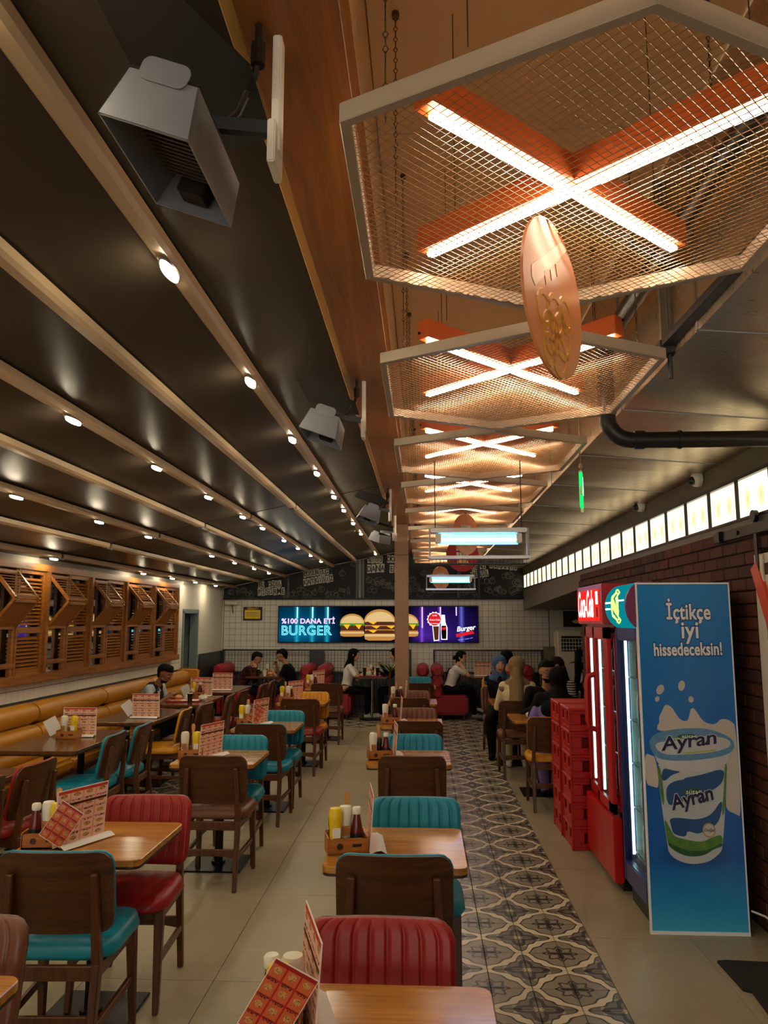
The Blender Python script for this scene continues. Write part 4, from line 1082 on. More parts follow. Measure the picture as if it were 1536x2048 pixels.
# ------------------------------------------------------------------ plant behind the column
t = thing('potted_plant', 'spiky striped potted plant beside the brown column at the back', 'plant', (-.60, 13.7, 0))
G().lathe([(.1, 0), (.13, .3), (.14, .32), (.12, .32), (.11, .28)], 16).obj('pot', 'plastic_black', t, smooth=True)
G().tube([(0, 0, .28), (.01, 0, .9)], .02, 6).obj('stem', 'walnut', t)
for k in range(22):
    a = k * 2.4; l = .22 + .1 * rng.random(); up = .35 + .6 * rng.random()
    p0 = Vector((0.01, 0, .86)); d_ = Vector((math.cos(a), math.sin(a), up)).normalized(); s_ = Vector((-math.sin(a), math.cos(a), 0)) * .014
    p1 = p0 + d_ * l * .6; p2 = p0 + d_ * l + Vector((0, 0, -.03))
    G().add([p0 - s_ * .5, p0 + s_ * .5, p1 + s_, p2, p1 - s_, p1 + Vector((0, 0, -.006))], [(0, 1, 2, 5), (0, 5, 4), (5, 2, 3), (5, 3, 4)]).obj('leaf', 'leaf_light' if k % 3 == 0 else 'leaf', t)

# ------------------------------------------------------------------ drinks coolers on the right
FX = 1.27
# blue cooler with printed side panel; door faces the aisle (-X)
t = thing('blue_cooler', 'tall blue drinks cooler with milk drink cup picture on its side', 'fridge', (FX, 4.69, 0))
W, Dp, Hh = .54, .56, 1.965           # W along x, Dp along y
BY = Dp
g = G(); g.box(.05, W, .012, .04, .08, 1.7).box(.05, W, BY - .03, BY, .08, 1.7).box(.05, W, .012, BY, 1.66, 1.96).box(.05, W, .012, BY, .08, .26).box(W - .03, W, .04, BY - .03, .26, 1.66)
g.obj('cabinet', 'fridge_navy', t, bevel=.004)
G().box(.04, W - .02, .03, BY - .02, 0, .08).obj('plinth', 'plastic_black', t)
G().box(W - .05, W - .03, .04, BY - .03, .26, 1.66).box(.08, W - .03, .04, .05, .26, 1.66).box(.08, W - .03, BY - .04, BY - .03, .26, 1.66).box(.08, W - .03, .04, BY - .03, .26, .27).obj('liner', 'fridge_inner', t)
G().box(.05, .066, BY - .05, BY - .042, .28, 1.62).obj('led_strip', 'fridge_led', t)
G().box(.04, .05, .064, .075, .28, 1.62).obj('led_strip', 'fridge_led', t)
G().box(.0, .05, .012, .062, .12, 1.70).box(.0, .05, BY - .05, BY, .12, 1.70).box(.0, .05, .06, BY - .05, 1.62, 1.70).box(.0, .05, .06, BY - .05, .12, .25).obj('door_frame', 'fridge_navy', t, bevel=.006)
G().box(.02, .026, .06, BY - .05, .25, 1.62).obj('door_glass', 'glass_clear', t)
G().box(-.001, .002, .02, .04, 1.2, 1.66).obj('door_decal', 'print_pink', t)
# curved lit header
hz, hr = 1.835, .145
prof = [(.10, -hr)] + [(.06 - .12 * math.cos(math.radians(a)), hr * math.sin(math.radians(a))) for a in range(-75, 76, 10)] + [(.10, hr)]
G().prism([(u, hz + v) for u, v in prof], .03, BY - .01, lambda u, v, w: (u, w, v)).obj('header', 'teal_lit', t, smooth=True)
G().prism([(u - .004 if u < .09 else u, hz + v * 1.03) for u, v in prof], .0, .03, lambda u, v, w: (u, w, v)).obj('header_cap', 'purple_cap', t, smooth=False, bevel=.003)
g = G()
for s_, rr in ((0, .105), (.02, .085)):
    g.tube([(-.062 + (.02 if abs(math.sin(2 * PI * k / 20)) > .7 else 0), .27 + s_ + rr * .75 * math.cos(2 * PI * k / 20), hz + rr * math.sin(2 * PI * k / 20)) for k in range(21)], .005, 5)
g.obj('header_emblem', 'lime_lit', t)
G().box(-.064, -.058, .06, .22, hz + .03, hz + .038).box(-.064, -.058, .36, .52, hz + .02, hz + .03).box(-.064, -.058, .4, .52, hz - .02, hz - .01).obj('header_stripe', 'fridge_led', t)
G().prism([(.2, -.03), (.3, .05), (.36, .02), (.3, -.02), (.24, -.05)], -.068, -.062, lambda u, v, w: (w, u, hz + v)).obj('header_emblem', 'lime_lit', t)
# inside: shelves and bottles
for k in range(5):
    z = .3 + .27 * k
    G().box(.06, W - .06, .05, BY - .05, z, z + .008).obj('shelf', 'chrome', t)
FB = []
def bottle(parent, name, x, y, z, h, r, mb, mc, extra=None):
    b = G().lathe([(r * .9, 0), (r, .01), (r, h * .55), (r * .8, h * .68), (r * .36, h * .82), (r * .34, h * .92)], 12).obj(name, mb, parent, smooth=True)
    b.location = (x, y, z)
    G().lathe([(r * .42, h * .91), (r * .42, h)], 10).obj('cap', mc, b, smooth=True)
    return b
drinks = []
for k in range(5):
    z = .308 + .27 * k
    for i in range(5):
        nm, mb_, mc_, lab = (('water_bottle', 'fridge_inner', 'plastic_white', 'clear water bottle') if k != 4 else ('green_bottle', 'leaf', 'plastic_white', 'green soda bottle'))
        proto = [q for q in drinks if q[0] == nm]
        loc = (FX + .13, 4.69 + .11 + .085 * i, z)
        if not proto:
            b = bottle(None, nm, *loc, .22, .034, mb_, mc_); drinks.append((nm, b))
        else: b = copy_tree(proto[0][1]); b.location = loc
        tag(b, lab + (' on shelf %s of the blue cooler, %s from its near side' % (['one', 'two', 'three', 'four', 'five'][k], ['first', 'second', 'third', 'fourth', 'fifth', 'sixth'][i])), 'bottle', 'bottles on shelf %d of the blue cooler' % (k + 1))
# printed side panel
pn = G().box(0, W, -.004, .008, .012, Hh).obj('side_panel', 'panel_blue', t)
G().box(-.004, W + .004, -.008, .01, Hh - .004, Hh + .006).box(-.006, .004, -.008, .01, .0, Hh).box(W - .003, W + .004, -.008, .01, 0, Hh).box(-.004, W + .004, -.01, .01, 0, .018).obj('panel_border', 'print_white', t)
PZ = {'splash':[(0.084,1.106),(0.085,1.141),(0.101,1.159),(0.097,1.188),(0.119,1.223),(0.132,1.255),(0.15,1.261),(0.176,1.244),(0.195,1.209),(0.217,1.177),(0.242,1.166),(0.266,1.172),(0.278,1.224),(0.288,1.242),(0.302,1.239),(0.321,1.213),(0.34,1.178),(0.371,1.155),(0.411,1.149),(0.432,1.161),(0.448,1.179),(0.477,1.182),(0.512,1.167),(0.535,1.139),(0.536,0.632),(0.503,0.654),(0.458,0.67),(0.449,0.71),(0.474,0.937),(0.397,1.097)],
'arm':[(0.004,0.987),(0.045,0.973),(0.068,0.962),(0.083,0.788),(0.043,0.799),(0.004,0.81)],
'lid':[(0.034,1.048),(0.05,1.077),(0.086,1.101),(0.164,1.119),(0.27,1.128),(0.369,1.126),(0.444,1.103),(0.5,1.075),(0.519,1.046),(0.514,1.012),(0.483,0.983),(0.389,0.959),(0.242,0.943),(0.126,0.945),(0.068,0.962),(0.041,1.008)],
'rim':[(0.034,1.04),(0.068,0.962),(0.075,0.933),(0.118,0.905),(0.175,0.886),(0.256,0.878),(0.355,0.884),(0.444,0.914),(0.475,0.943),(0.519,1.04),(0.27,1.0)],
'cup':[(0.072,0.943),(0.152,0.898),(0.256,0.885),(0.384,0.898),(0.477,0.947),(0.452,0.766),(0.442,0.642),(0.418,0.474),(0.41,0.446),(0.356,0.401),(0.298,0.381),(0.229,0.377),(0.156,0.398),(0.115,0.437),(0.111,0.487),(0.093,0.649),(0.081,0.819)],
'blue1':[(0.116,0.762),(0.124,0.802),(0.166,0.831),(0.225,0.84),(0.226,0.849),(0.325,0.867),(0.455,0.908),(0.445,0.834),(0.402,0.794),(0.331,0.759),(0.231,0.73),(0.136,0.689),(0.12,0.723)],
'blue0':[(0.106,0.905),(0.152,0.892),(0.216,0.883),(0.151,0.865),(0.12,0.831),(0.091,0.836)],
'blue2':[(0.127,0.627),(0.196,0.628),(0.288,0.618),(0.37,0.647),(0.427,0.732),(0.431,0.693),(0.402,0.597),(0.331,0.562),(0.284,0.539),(0.222,0.561),(0.22,0.522),(0.146,0.537),(0.136,0.582)],
'greenL':[(0.073,0.922),(0.094,0.905),(0.108,0.706),(0.093,0.694),(0.081,0.819)],
'greenR':[(0.456,0.92),(0.473,0.937),(0.452,0.766),(0.441,0.653),(0.422,0.642),(0.445,0.794)],
'green':[(0.096,0.638),(0.135,0.56),(0.151,0.526),(0.213,0.51),(0.304,0.495),(0.375,0.529),(0.422,0.541),(0.418,0.474),(0.371,0.463),(0.323,0.429),(0.254,0.416),(0.186,0.427),(0.125,0.465),(0.111,0.487)],
'greendark':[(0.111,0.5),(0.16,0.47),(0.25,0.445),(0.34,0.455),(0.418,0.5),(0.418,0.474),(0.371,0.463),(0.323,0.429),(0.254,0.416),(0.186,0.427),(0.125,0.465)],
'lidband':[(0.072,1.048),(0.19,1.055),(0.232,1.079),(0.337,1.085),(0.454,1.08),(0.504,1.052),(0.485,1.017),(0.391,0.993),(0.273,0.981),(0.127,0.974),(0.07,1.008)],
'limeline':[(.1,1.058),(.2,1.075),(.3,1.086),(.33,1.082),(.2,1.064)], 'limeline2':[(.22,.99),(.33,1.0),(.42,1.012),(.42,1.004),(.33,.992),(.22,.982)]}
def layer(key, mat, lay, name):
    G().prism(chaikin(PZ[key]), -.0045 - .0006 * lay, -.004, lambda u, v, w: (u, w, v)).obj(name, mat, t)
layer('splash', 'print_milk', 1, 'printed_splash'); layer('arm', 'print_milk', 1, 'printed_splash')
layer('cup', 'print_cup', 2, 'printed_cup'); layer('rim', 'print_rim', 3, 'printed_rim'); layer('lid', 'print_lidblue', 4, 'printed_lid'); layer('lidband', 'print_rim', 5, 'printed_lid_band')
layer('limeline', 'print_lime', 6, 'printed_line'); layer('limeline2', 'print_lime', 6, 'printed_line')
for kx, mm in (('blue0', 'print_blue'), ('blue1', 'print_blue'), ('blue2', 'print_blue'), ('greenL', 'print_green'), ('greenR', 'print_green'), ('green', 'print_green')): layer(kx, mm, 4, 'printed_pattern')
layer('greendark', 'print_greendark', 5, 'printed_pattern')
for (x, z, a, b, r_) in ((.113, 1.346, .02, .03, .5), (.237, 1.369, .019, .03, .25), (.093, 1.292, .012, .016, .4), (.287, 1.291, .015, .018, 0)):
    G().prism([(x + u * math.cos(r_) + v * math.sin(r_), z - u * math.sin(r_) + v * math.cos(r_)) for u, v in circ(0, 0, a, b)], -.0055, -.004, lambda u, v, w: (u, w, v)).obj('printed_drop', 'print_milk', t)
for (x, z, a, b) in ((.264, 1.080, .066, .014), (.271, .770, .056, .022)):
    G().prism(circ(x, z, a, b, 24), -.0085, -.004, lambda u, v, w: (u, w, v)).obj('printed_oval', 'print_greendark', t)
G().prism(circ(.348, .563, .037, .04, 24), -.0085, -.004, lambda u, v, w: (u, w, v)).obj('badge', 'print_gold', t)
G().prism(circ(.348, .563, .03, .033, 24), -.009, -.004, lambda u, v, w: (u, w, v)).obj('badge', 'print_milk', t)
RY = lambda a: Matrix.Rotation(math.radians(a), 4, 'Z')
def two(body, size, x, z, ang, sx=1.0, off=.002, shear=0, mats=('print_white', 'print_shadow'), y=-.0095, outl=.005, align='LEFT', sp=1.0):
    text(body, size, mats[1], 'lettering_outline', t, front(x, y, z) @ RY(ang), offset=off + outl, sx=sx, shear=shear, extrude=.0003, align=align, spacing=sp)
    text(body, size, mats[0], 'lettering', t, front(x, y - .0008, z) @ RY(ang), offset=off, sx=sx, shear=shear, extrude=.0004, align=align, spacing=sp)
two('İçtikçe', .128, .298, 1.755, 0, .70, .0028, 0, align='CENTER', y=-.005, sp=1.03)
two('iyi', .14, .302, 1.645, 0, .84, .0028, 0, align='CENTER', y=-.005, sp=1.04)
two('hissedeceksin!', .104, .285, 1.545, 1.0, .65, .0028, 0, align='CENTER', y=-.005, sp=1.03)
two('Ayran', .108, .105, 1.0, 8, 1.22, .002, .15, ('print_ink', 'print_rim'), outl=.004)
two('Ayran', .112, .150, .672, 15, .9, .003, .15, ('print_ink', 'print_rim'), outl=.004)
text('sütaş', .028, 'print_white', 'lettering', t, front(.264, -.0095, 1.073), align='CENTER', shear=.2, sx=1.5)
text('sütaş', .038, 'print_white', 'lettering', t, front(.271, -.0095, .76), align='CENTER', shear=.2, sx=1.1)
text('Doğal', .022, 'print_ink', 'lettering', t, front(.348, -.0098, .557), align='CENTER', shear=.2)

# red cooler
ry0, ry1 = 5.36, 6.20
t = thing('red_cooler', 'red drinks cooler with two narrow glass sliding doors and lit header', 'fridge', (FX - .03, ry0, 0))
RW, RD = .56, ry1 - ry0
g = G(); g.box(.05, RW, 0, .03, .05, 1.7).box(.05, RW, RD - .03, RD, .05, 1.7).box(.05, RW, 0, RD, .05, .5).box(.05, RW, 0, RD, 1.66, 1.72).box(RW - .03, RW, .03, RD - .03, .5, 1.66)
g.obj('cabinet', 'fridge_red', t, bevel=.004)
G().box(-.005, .06, .0, RD, .05, .46).obj('lower_panel', 'fridge_red', t, bevel=.006)
G().box(.05, RW - .02, .02, RD - .02, 0, .05).obj('plinth', 'plastic_black', t)
G().box(RW - .05, RW - .03, .03, RD - .03, .5, 1.66).box(.1, RW - .03, .03, .04, .5, 1.66).box(.1, RW - .03, RD - .04, RD - .03, .5, 1.66).obj('liner', 'fridge_inner', t)
for k in range(2):
    a, b = (.0, .44) if k == 0 else (.42, RD)
    xo = .0 if k == 0 else .025
    ns = .12 if k == 0 else .09
    dr = G().box(xo, xo + .03, a, a + ns, .48, 1.70).box(xo, xo + .03, b - .05, b, .48, 1.70).box(xo, xo + .03, a, b, 1.62, 1.70).box(xo, xo + .03, a, b, .48, .55).obj('sliding_door', 'fridge_red', t, bevel=.004)
    G().box(xo + .012, xo + .018, a + ns, b - .05, .55, 1.62).obj('pane', 'glass_clear', dr)
    G().box(xo + .035, xo + .05, b - .052, b - .045, .56, 1.61).obj('led_strip', 'fridge_led', dr)
    pass
    pass
    if k == 0:
        G().tube([(xo, .41, 1.36), (xo - .05, .41, 1.345), (xo - .06, .41, 1.3), (xo - .06, .41, 1.04), (xo - .05, .41, .985), (xo, .41, .97)], .02, 8).obj('handle', 'crate_red', dr, smooth=True)
G().box(-.02, RW, 0, RD, 1.72, 2.0).obj('header_box', 'fridge_red', t, bevel=.006)
G().box(-.026, -.02, .09, RD - .03, 1.745, 1.965).obj('lit_header', 'cola_red_lit', t)
text('Coca-Cola', .27, 'cola_white_lit', 'lettering', t, facing_west(-.028, RD - .05, 1.775), shear=.3, offset=.004, sx=.46)
G().box(-.03, -.026, .11, .16, 1.86, 1.95).obj('printed_cup', 'fridge_led', t)
G().box(-.03, -.026, .12, .15, 1.77, 1.84).obj('printed_bottle', 'plastic_black', t)
for k in range(4):
    z = .55 + .28 * k
    G().box(.1, RW - .05, .04, RD - .04, z, z + .008).obj('shelf', 'chrome', t)
    for i in range(6):
        nm = 'cola_bottle'; proto = [q for q in drinks if q[0] == nm]; loc = (FX + .14, ry0 + .12 + .11 * i, z + .008)
        if not proto: b = bottle(None, nm, *loc, .22, .033, 'cola', 'crate_red'); drinks.append((nm, b))
        else: b = copy_tree(proto[0][1]); b.location = loc
        tag(b, 'cola bottle on shelf %s of the red cooler, %s from its near side' % (['one', 'two', 'three', 'four'][k], ['first', 'second', 'third', 'fourth', 'fifth', 'sixth'][i]), 'bottle', 'bottles on shelf %d of the red cooler' % (k + 1))

# ------------------------------------------------------------------ stacked red bottle crates
def crate():
    t = thing('bottle_crate', '', 'crate')
    w, d_, h = .30, .36, .176
    T_ = .012
    # four walls with hand holes and slots
    for s in (0, 1):
        g = G(); y = s * (d_ - T_)
        g.box(0, w, y, y + T_, 0, .05).box(0, w, y, y + T_, .13, h).box(0, .09, y, y + T_, .05, .13).box(w - .09, w, y, y + T_, .05, .13).obj('long_wall', 'crate_red', t, bevel=.003, seg=1)
        g = G(); x = s * (w - T_)
        g.box(x, x + T_, 0, d_, 0, .03).box(x, x + T_, 0, d_, .145, h).box(x, x + T_, 0, .05, .03, .145).box(x, x + T_, .13, .23, .03, .145).box(x, x + T_, d_ - .05, d_, .03, .145)
        g.box(x, x + T_, .05, .13, .03, .07).box(x, x + T_, .23, d_ - .05, .03, .07).obj('short_wall', 'crate_red', t, bevel=.003, seg=1)
    for x in (0, w):
        for y in (0, d_): G().box(x - .008, x + .008, y - .008, y + .008, 0, h).obj('corner_rib', 'crate_red', t, bevel=.003, seg=1)
    G().box(-.008, w + .008, -.008, d_ + .008, h - .02, h - .004).obj('rim', 'crate_red', t, bevel=.004, seg=1)
    G().box(.01, w - .01, .01, d_ - .01, 0, .008).obj('base', 'crate_red', t)
    for k in (1, 2): G().box(.01, w - .01, d_ * k / 3 - .002, d_ * k / 3 + .002, .008, .1).obj('divider', 'crate_red', t)
    return t
cr = crate(); first = True
lv = ['at the bottom of', 'second from the floor in', 'third from the floor in', 'fourth from the floor in', 'fifth from the floor in', 'on top of']
for nm, cx, cy in (('the near stack beside the red cooler', 1.135, 6.26), ('the far stack, left of the other', 1.125, 6.68)):
    for k in range(6):
        o = cr if first else copy_tree(cr); first = False
        o.location = (cx + random.uniform(-.003, .003), cy, .1775 * k); o['label'] = 'red plastic crate ' + lv[k] + ' ' + nm; o['group'] = 'stacked red bottle crates'

# ------------------------------------------------------------------ sliding door, mat, cable at the right edge
t = thing('sliding_door', 'white barn-style sliding door with an orange diagonal brace at the right edge', 'door', (1.915, 4.52, 0))
for k in range(6): G().box(.0, .04, -1.5, .0, .03 + .35 * k, .03 + .35 * (k + 1) - .006).obj('plank', 'barn_white', t, bevel=.003, seg=1)
G().box(-.015, .0, -.1, .0, .03, 2.12).box(-.015, .0, -1.5, -1.4, .03, 2.12).obj('stile', 'barn_white', t, bevel=.003, seg=1)
G().beam((-.012, -.0, 2.06), (-.012, -.85, .4), .02, .09).obj('brace', 'barn_orange', t)
G().beam((-.018, -.05, 2.02), (-.018, -.05, 2.33), .006, .035, (0, 1, 0)).tube([(-.03, -.05, 2.34), (-.005, -.05, 2.34)], .035, 16).obj('hanger', 'black_metal', t)
t = thing('door_rail', 'dark metal sliding rail with end stop above the barn-style door', 'rail', (1.90, 2.8, 2.27))
G().box(-.012, .01, 0, 2.28, -.03, .03).obj('bar', 'black_metal', t, bevel=.003)
G().box(-.03, .1, 2.14, 2.18, -.035, .035).obj('end_stop', 'black_metal', t, bevel=.004)
G().tube([(-.02, 1.9, 0), (.1, 1.9, 0)], .015, 10).obj('bolt', 'black_metal', t)
mt = G().prism([(1.5, 4.33), (1.55, 4.34), (1.85, 4.32), (1.88, 2.6), (1.53, 2.6), (1.545, 3.2), (1.52, 3.7), (1.54, 4.0), (1.505, 4.02)], 0.0005, .012).obj('floor_mat', 'mat_black')
tag(mt, 'worn black floor mat with a ragged edge at the bottom right', 'mat')
cb = G().tube([(1.82, 4.66, .14), (1.85, 4.55, .15), (1.89, 4.4, .12), (1.9, 4.3, .05), (1.905, 4.0, .012), (1.9, 3.5, .012)], .006, 8).obj('power_cable', 'cable_white', smooth=True)
tag(cb, 'white power cable coming from behind the blue cooler', 'cable')
# ------------------------------------------------------------------ dining chairs
def outline(hw, r, t, a, b):
    """half width at position t of a rounded panel running from a to b"""
    e = min(t - a, b - t)
    if e >= r: return hw
    return hw - r + math.sqrt(max(0, r * r - (r - e) ** 2))
def pad(rows, cols, hw, r, a, b, f_front, f_back):
    """closed panel: f(x, t, edge)->point for front and back faces"""
    g = G(); ts = [a + (b - a) * (.5 - .5 * math.cos(PI * i / rows)) for i in range(rows + 1)]
    vs = []
    for f in (f_front, f_back):
        for t in ts:
            w = max(outline(hw, r, t, a, b), .004 + hw - r)
            for j in range(cols + 1):
                s = -1 + 2 * j / cols; vs.append(f(s * w, t, s))
    n = (rows + 1) * (cols + 1); fs = []
    for i in range(rows):
        for j in range(cols):
            k = i * (cols + 1) + j
            fs.append((k, k + 1, k + cols + 2, k + cols + 1)); fs.append((n + k, n + k + cols + 1, n + k + cols + 2, n + k + 1))
    per = [j for j in range(cols + 1)] + [i * (cols + 1) + cols for i in range(1, rows + 1)] + [rows * (cols + 1) + j for j in range(cols - 1, -1, -1)] + [i * (cols + 1) for i in range(rows - 1, 0, -1)]
    for p, q in zip(per, per[1:] + per[:1]): fs.append((q, p, n + p, n + q))
    return g.add(vs, fs)
def shy(x, z): return -.185 - (z - .5) * .19 + .027 * (x / .23) ** 2
NF = 9
def flute(s): return .009 * min(1, abs(((s + 1) * NF / 2 + .5) % 1 - .5) / .2) ** .6
def padfront(x, z, s):
    e = min(1, (1 - abs(s)) / .08, (z - .525) / .02 + .05, (.853 - z) / .02 + .05); e = max(0, e)
    return (x, shy(x, z) + .008 + .024 * math.sqrt(e) + (flute(s) - .009) * (e if e < 1 else 1), z)
def seattop(x, y, s):
    e = max(0, min(1, (1 - abs(s)) / .12, (y + .2) / .03, (.235 - y) / .045))
    gro = .004 * max(0, 1 - abs(((s + 1) / 2 * 7) % 1 - .5) / .06) if False else .0035 * (1 - min(1, abs(((s + 1) * 3.5) % 1 - .5) / .07))
    return (x, y, .445 + .045 * math.sqrt(e) + .012 * (1 - (x / .24) ** 2) * e - gro)
chair_meshes = {}
def mesh_once(key, fn):
    if key not in chair_meshes: chair_meshes[key] = fn()
    return chair_meshes[key]
def make_chair(colr):
    t = thing('dining_chair', '', 'chair')
    L = 'leather_' + colr
    link('seat', mesh_once('seat' + colr, lambda: pad(10, 42, .232, .10, -.2, .235, seattop, lambda x, y, s: (x * .97, y * .98, .432)).mesh('seat', L, smooth='all')), t)
    link('back_pad', mesh_once('pad' + colr, lambda: pad(12, 90, .230, .055, .527, .850, padfront, lambda x, z, s: (x, shy(x, z) + .001, z)).mesh('back_pad', L, smooth='all')), t)
    link('back_shell', mesh_once('shell', lambda: pad(10, 16, .228, .056, .53, .848, lambda x, z, s: (x, shy(x, z) - .001, z), lambda x, z, s: (x, shy(x, z) - .013, z)).mesh('back_shell', 'walnut_flat', smooth=True)), t)
    for s in (-1, 1):
        link('leg', mesh_once('fl%d' % s, lambda: G().beam((s * .19, .165, .43), (s * .198, .205, 0), .042, .046, w2=.026, h2=.028).mesh('leg', 'walnut', bevel=.004, seg=1)), t)
        link('leg', mesh_once('rl%d' % s, lambda: G().beam((s * .182, -.285, 0), (s * .18, -.215, .43), .028, .032, w2=.034, h2=.046).beam((s * .18, -.215, .42), (s * .165, -.2535, .77), .034, .042, w2=.03, h2=.022).mesh('leg', 'walnut', bevel=.004, seg=1)), t)
        link('side_stretcher', mesh_once('st%d' % s, lambda: G().beam((s * .192, .185, .21), (s * .183, -.245, .20), .02, .032).mesh('side_stretcher', 'walnut', bevel=.003, seg=1)), t)
        link('apron', mesh_once('ap%d' % s, lambda: G().beam((s * .19, .16, .405), (s * .182, -.205, .40), .022, .05).mesh('apron', 'walnut', bevel=.003, seg=1)), t)
    link('apron', mesh_once('apf', lambda: G().beam((-.18, .17, .41), (.18, .17, .41), .022, .045).mesh('apron', 'walnut', bevel=.003, seg=1)), t)
    link('apron', mesh_once('apr', lambda: G().beam((-.17, -.215, .395), (.17, -.215, .395), .024, .055).mesh('apron', 'walnut', bevel=.003, seg=1)), t)
    link('rear_stretcher', mesh_once('rs', lambda: G().prism([(-.17, .20), (-.1, .212), (.1, .212), (.17, .20), (.17, .255), (-.17, .255)], -.258, -.238, lambda u, v, w: (u, w, v)).mesh('rear_stretcher', 'walnut', bevel=.003, seg=1)), t)
    return t
protos = {}
def chair(colr, x, y, rz, label, group):
    if colr not in protos: protos[colr] = o = make_chair(colr)
    else: o = copy_tree(protos[colr])
    o.location = (x, y, 0); o.rotation_euler = (0, 0, rz); o['label'] = label; o['group'] = group
    return o
cname = dict(teal='teal', red='red', yellow='yellow', brown='brown')
GC = 'dining chairs in the centre row'; GB = 'dining chairs in the middle left row'; GA = 'dining chairs facing the wall bench'
nth = {1: 'closest', 2: 'second', 3: 'third', 4: 'fourth', 5: 'fifth', 6: 'sixth'}
def J(a): return math.radians(rng.uniform(-a, a))
for colr, x, ytop, k in (('teal', -.12, 3.115, 2), ('brown', -.085, 5.31, 3), ('brown', -.06, 7.11, 4), ('brown', -.17, 9.17, 5), ('brown', -.09, 11.32, 6)):
    chair(colr, x, ytop + .255, J(2), cname[colr] + '-seated chair, wooden back to the camera, at the %s centre table' % nth[k], GC)
for colr, x, ytop, k in (('red', -.14, 2.512, 1), ('teal', -.05, 4.138, 2), ('teal', -.08, 6.347, 3), ('brown', -.09, 8.195, 4), ('brown', -.15, 10.17, 5), ('teal', -.10, 12.6, 6)):
    chair(colr, x, ytop - .255, PI + J(2), cname[colr] + ' padded chair facing the camera behind the %s centre table' % nth[k], GC)
for colr, x, ytop, k in (('teal', -1.465, 3.091, 2), ('brown', -1.42, 5.251, 3), ('teal', -1.43, 6.848, 4), ('red', -1.425, 8.999, 5), ('brown', -1.40, 11.2, 6)):
    chair(colr, x, ytop + .255, J(3), cname[colr] + '-seated chair, back to the camera, at the %s table of the left row' % nth[k], GB)
for colr, x, ytop, k in (('brown', -1.43, 2.466, 1), ('red', -1.42, 4.116, 2), ('teal', -1.449, 6.225, 3), ('teal', -1.428, 7.906, 4), ('yellow', -1.428, 9.937, 5)):
    chair(colr, x, ytop - .255, PI + J(3), cname[colr] + ' padded chair facing the camera, behind the %s left-row table' % nth[k], GB)
for colr, x, y, k, w in (('red', -2.72, 4.4, 1, 'nearer'), ('red', -2.70, 5.0, 1, 'farther'), ('teal', -2.70, 6.25, 2, 'nearer'), ('teal', -2.68, 6.82, 2, 'farther'), ('yellow', -2.66, 7.98, 3, 'nearer'), ('brown', -2.60, 8.52, 3, 'farther'),
                         ('brown', -2.58, 9.5, 4, 'nearer'), ('red', -2.56, 10.1, 4, 'farther'), ('red', -2.5, 11.1, 5, 'nearer'), ('brown', -2.5, 11.7, 5, 'farther')):
    chair(colr, x, y, PI / 2 + J(6), '%s-seated chair facing the wall bench, %s of two at the %s bench table' % (cname[colr], w, nth[k]), GA)
GR = 'chairs in the right seating area'
chair('yellow', 1.20, 7.70, J(2), 'wooden chair under the person in the black headscarf, beside the red crates', GR)
chair('brown', 1.36, 8.80, PI, 'wooden chair under the man in black at the right table', GR)
chair('brown', 1.07, 9.17, 0, 'wooden chair under the person in the khaki headscarf', GR)
chair('brown', 1.02, 10.60, PI + .1, 'wooden chair under the person in the blue headscarf', GR)
chair('yellow', 1.14, 12.2, PI, 'yellow padded chair facing the camera near the back right booth table', GR)
chair('brown', 1.74, 9.85, PI - .7, 'wooden chair under the person in the striped shirt', GR)
chair('brown', 1.3, 11.55, .1, 'wooden chair under the dark-haired person behind the blue headscarf', GR)

# ------------------------------------------------------------------ tables
def make_table(w, d, mat, rounded=.04, round_base=False):
    t = thing('dining_table', '', 'table')
    G().prism(rrect(-w / 2, w / 2, -d / 2, d / 2, rounded), .722, .75).obj('table_top', [mat], t, bevel=.003, seg=1)
    G().prism(rrect(-w / 2 + .002, w / 2 - .002, -d / 2 + .002, d / 2 - .002, rounded), .712, .722).obj('edge_board', 'edge_dark', t)
    ps = [(0, 0)] if d < .8 else [(0, -d * .27), (0, d * .27)]
    for px, py in ps:
        if round_base: G().lathe([(.22, 0), (.22, .012), (.05, .025)], 24, (px, py, 0)).obj('base_plate', 'black_metal', t, smooth=True)
        else: G().box(px - .2, px + .2, py - .2, py + .2, 0, .012).obj('base_plate', 'black_metal', t, bevel=.003)
        G().tube([(px, py, .01), (px, py, .70)], .03 if not round_base else .022, 14).tube([(px, py, .012), (px, py, .03)], .05, 14).obj('pole', 'chrome' if round_base else 'black_metal', t, smooth=True)
        G().box(px - .15, px + .15, py - .02, py + .02, .695, .712).box(px - .02, px + .02, py - .15, py + .15, .695, .712).obj('top_bracket', 'black_metal', t)
    return t
TC = [(-.122, 1.98), (-.125, 3.61), (-.11, 5.86), (-.12, 7.8), (-.14, 9.78), (-.12, 11.98)]
TB = [(-1.44, 1.98), (-1.50, 3.65), (-1.495, 5.80), (-1.49, 7.50), (-1.49, 9.72), (-1.45, 11.75)]
TA = [(-3.02, 4.72), (-3.02, 6.55), (-3.02, 8.22), (-3.0, 9.8), (-2.98, 11.4)]
tt = make_table(.6, .62, 'table_wood'); first = True
for lst, nm, grp in ((TC, 'centre row', 'square tables of the centre row'), (TB, 'left row', 'square tables of the left row')):
    for k, (x, y) in enumerate(lst):
        o = tt if first else copy_tree(tt); first = False
        o.location = (x, y, 0); o['label'] = 'square honey-brown wooden table, %s in the %s' % (nth[k + 1] + (' to the camera' if k == 0 else ' from the camera'), nm); o['group'] = grp
ta = make_table(.68, 1.16, 'table_dark')
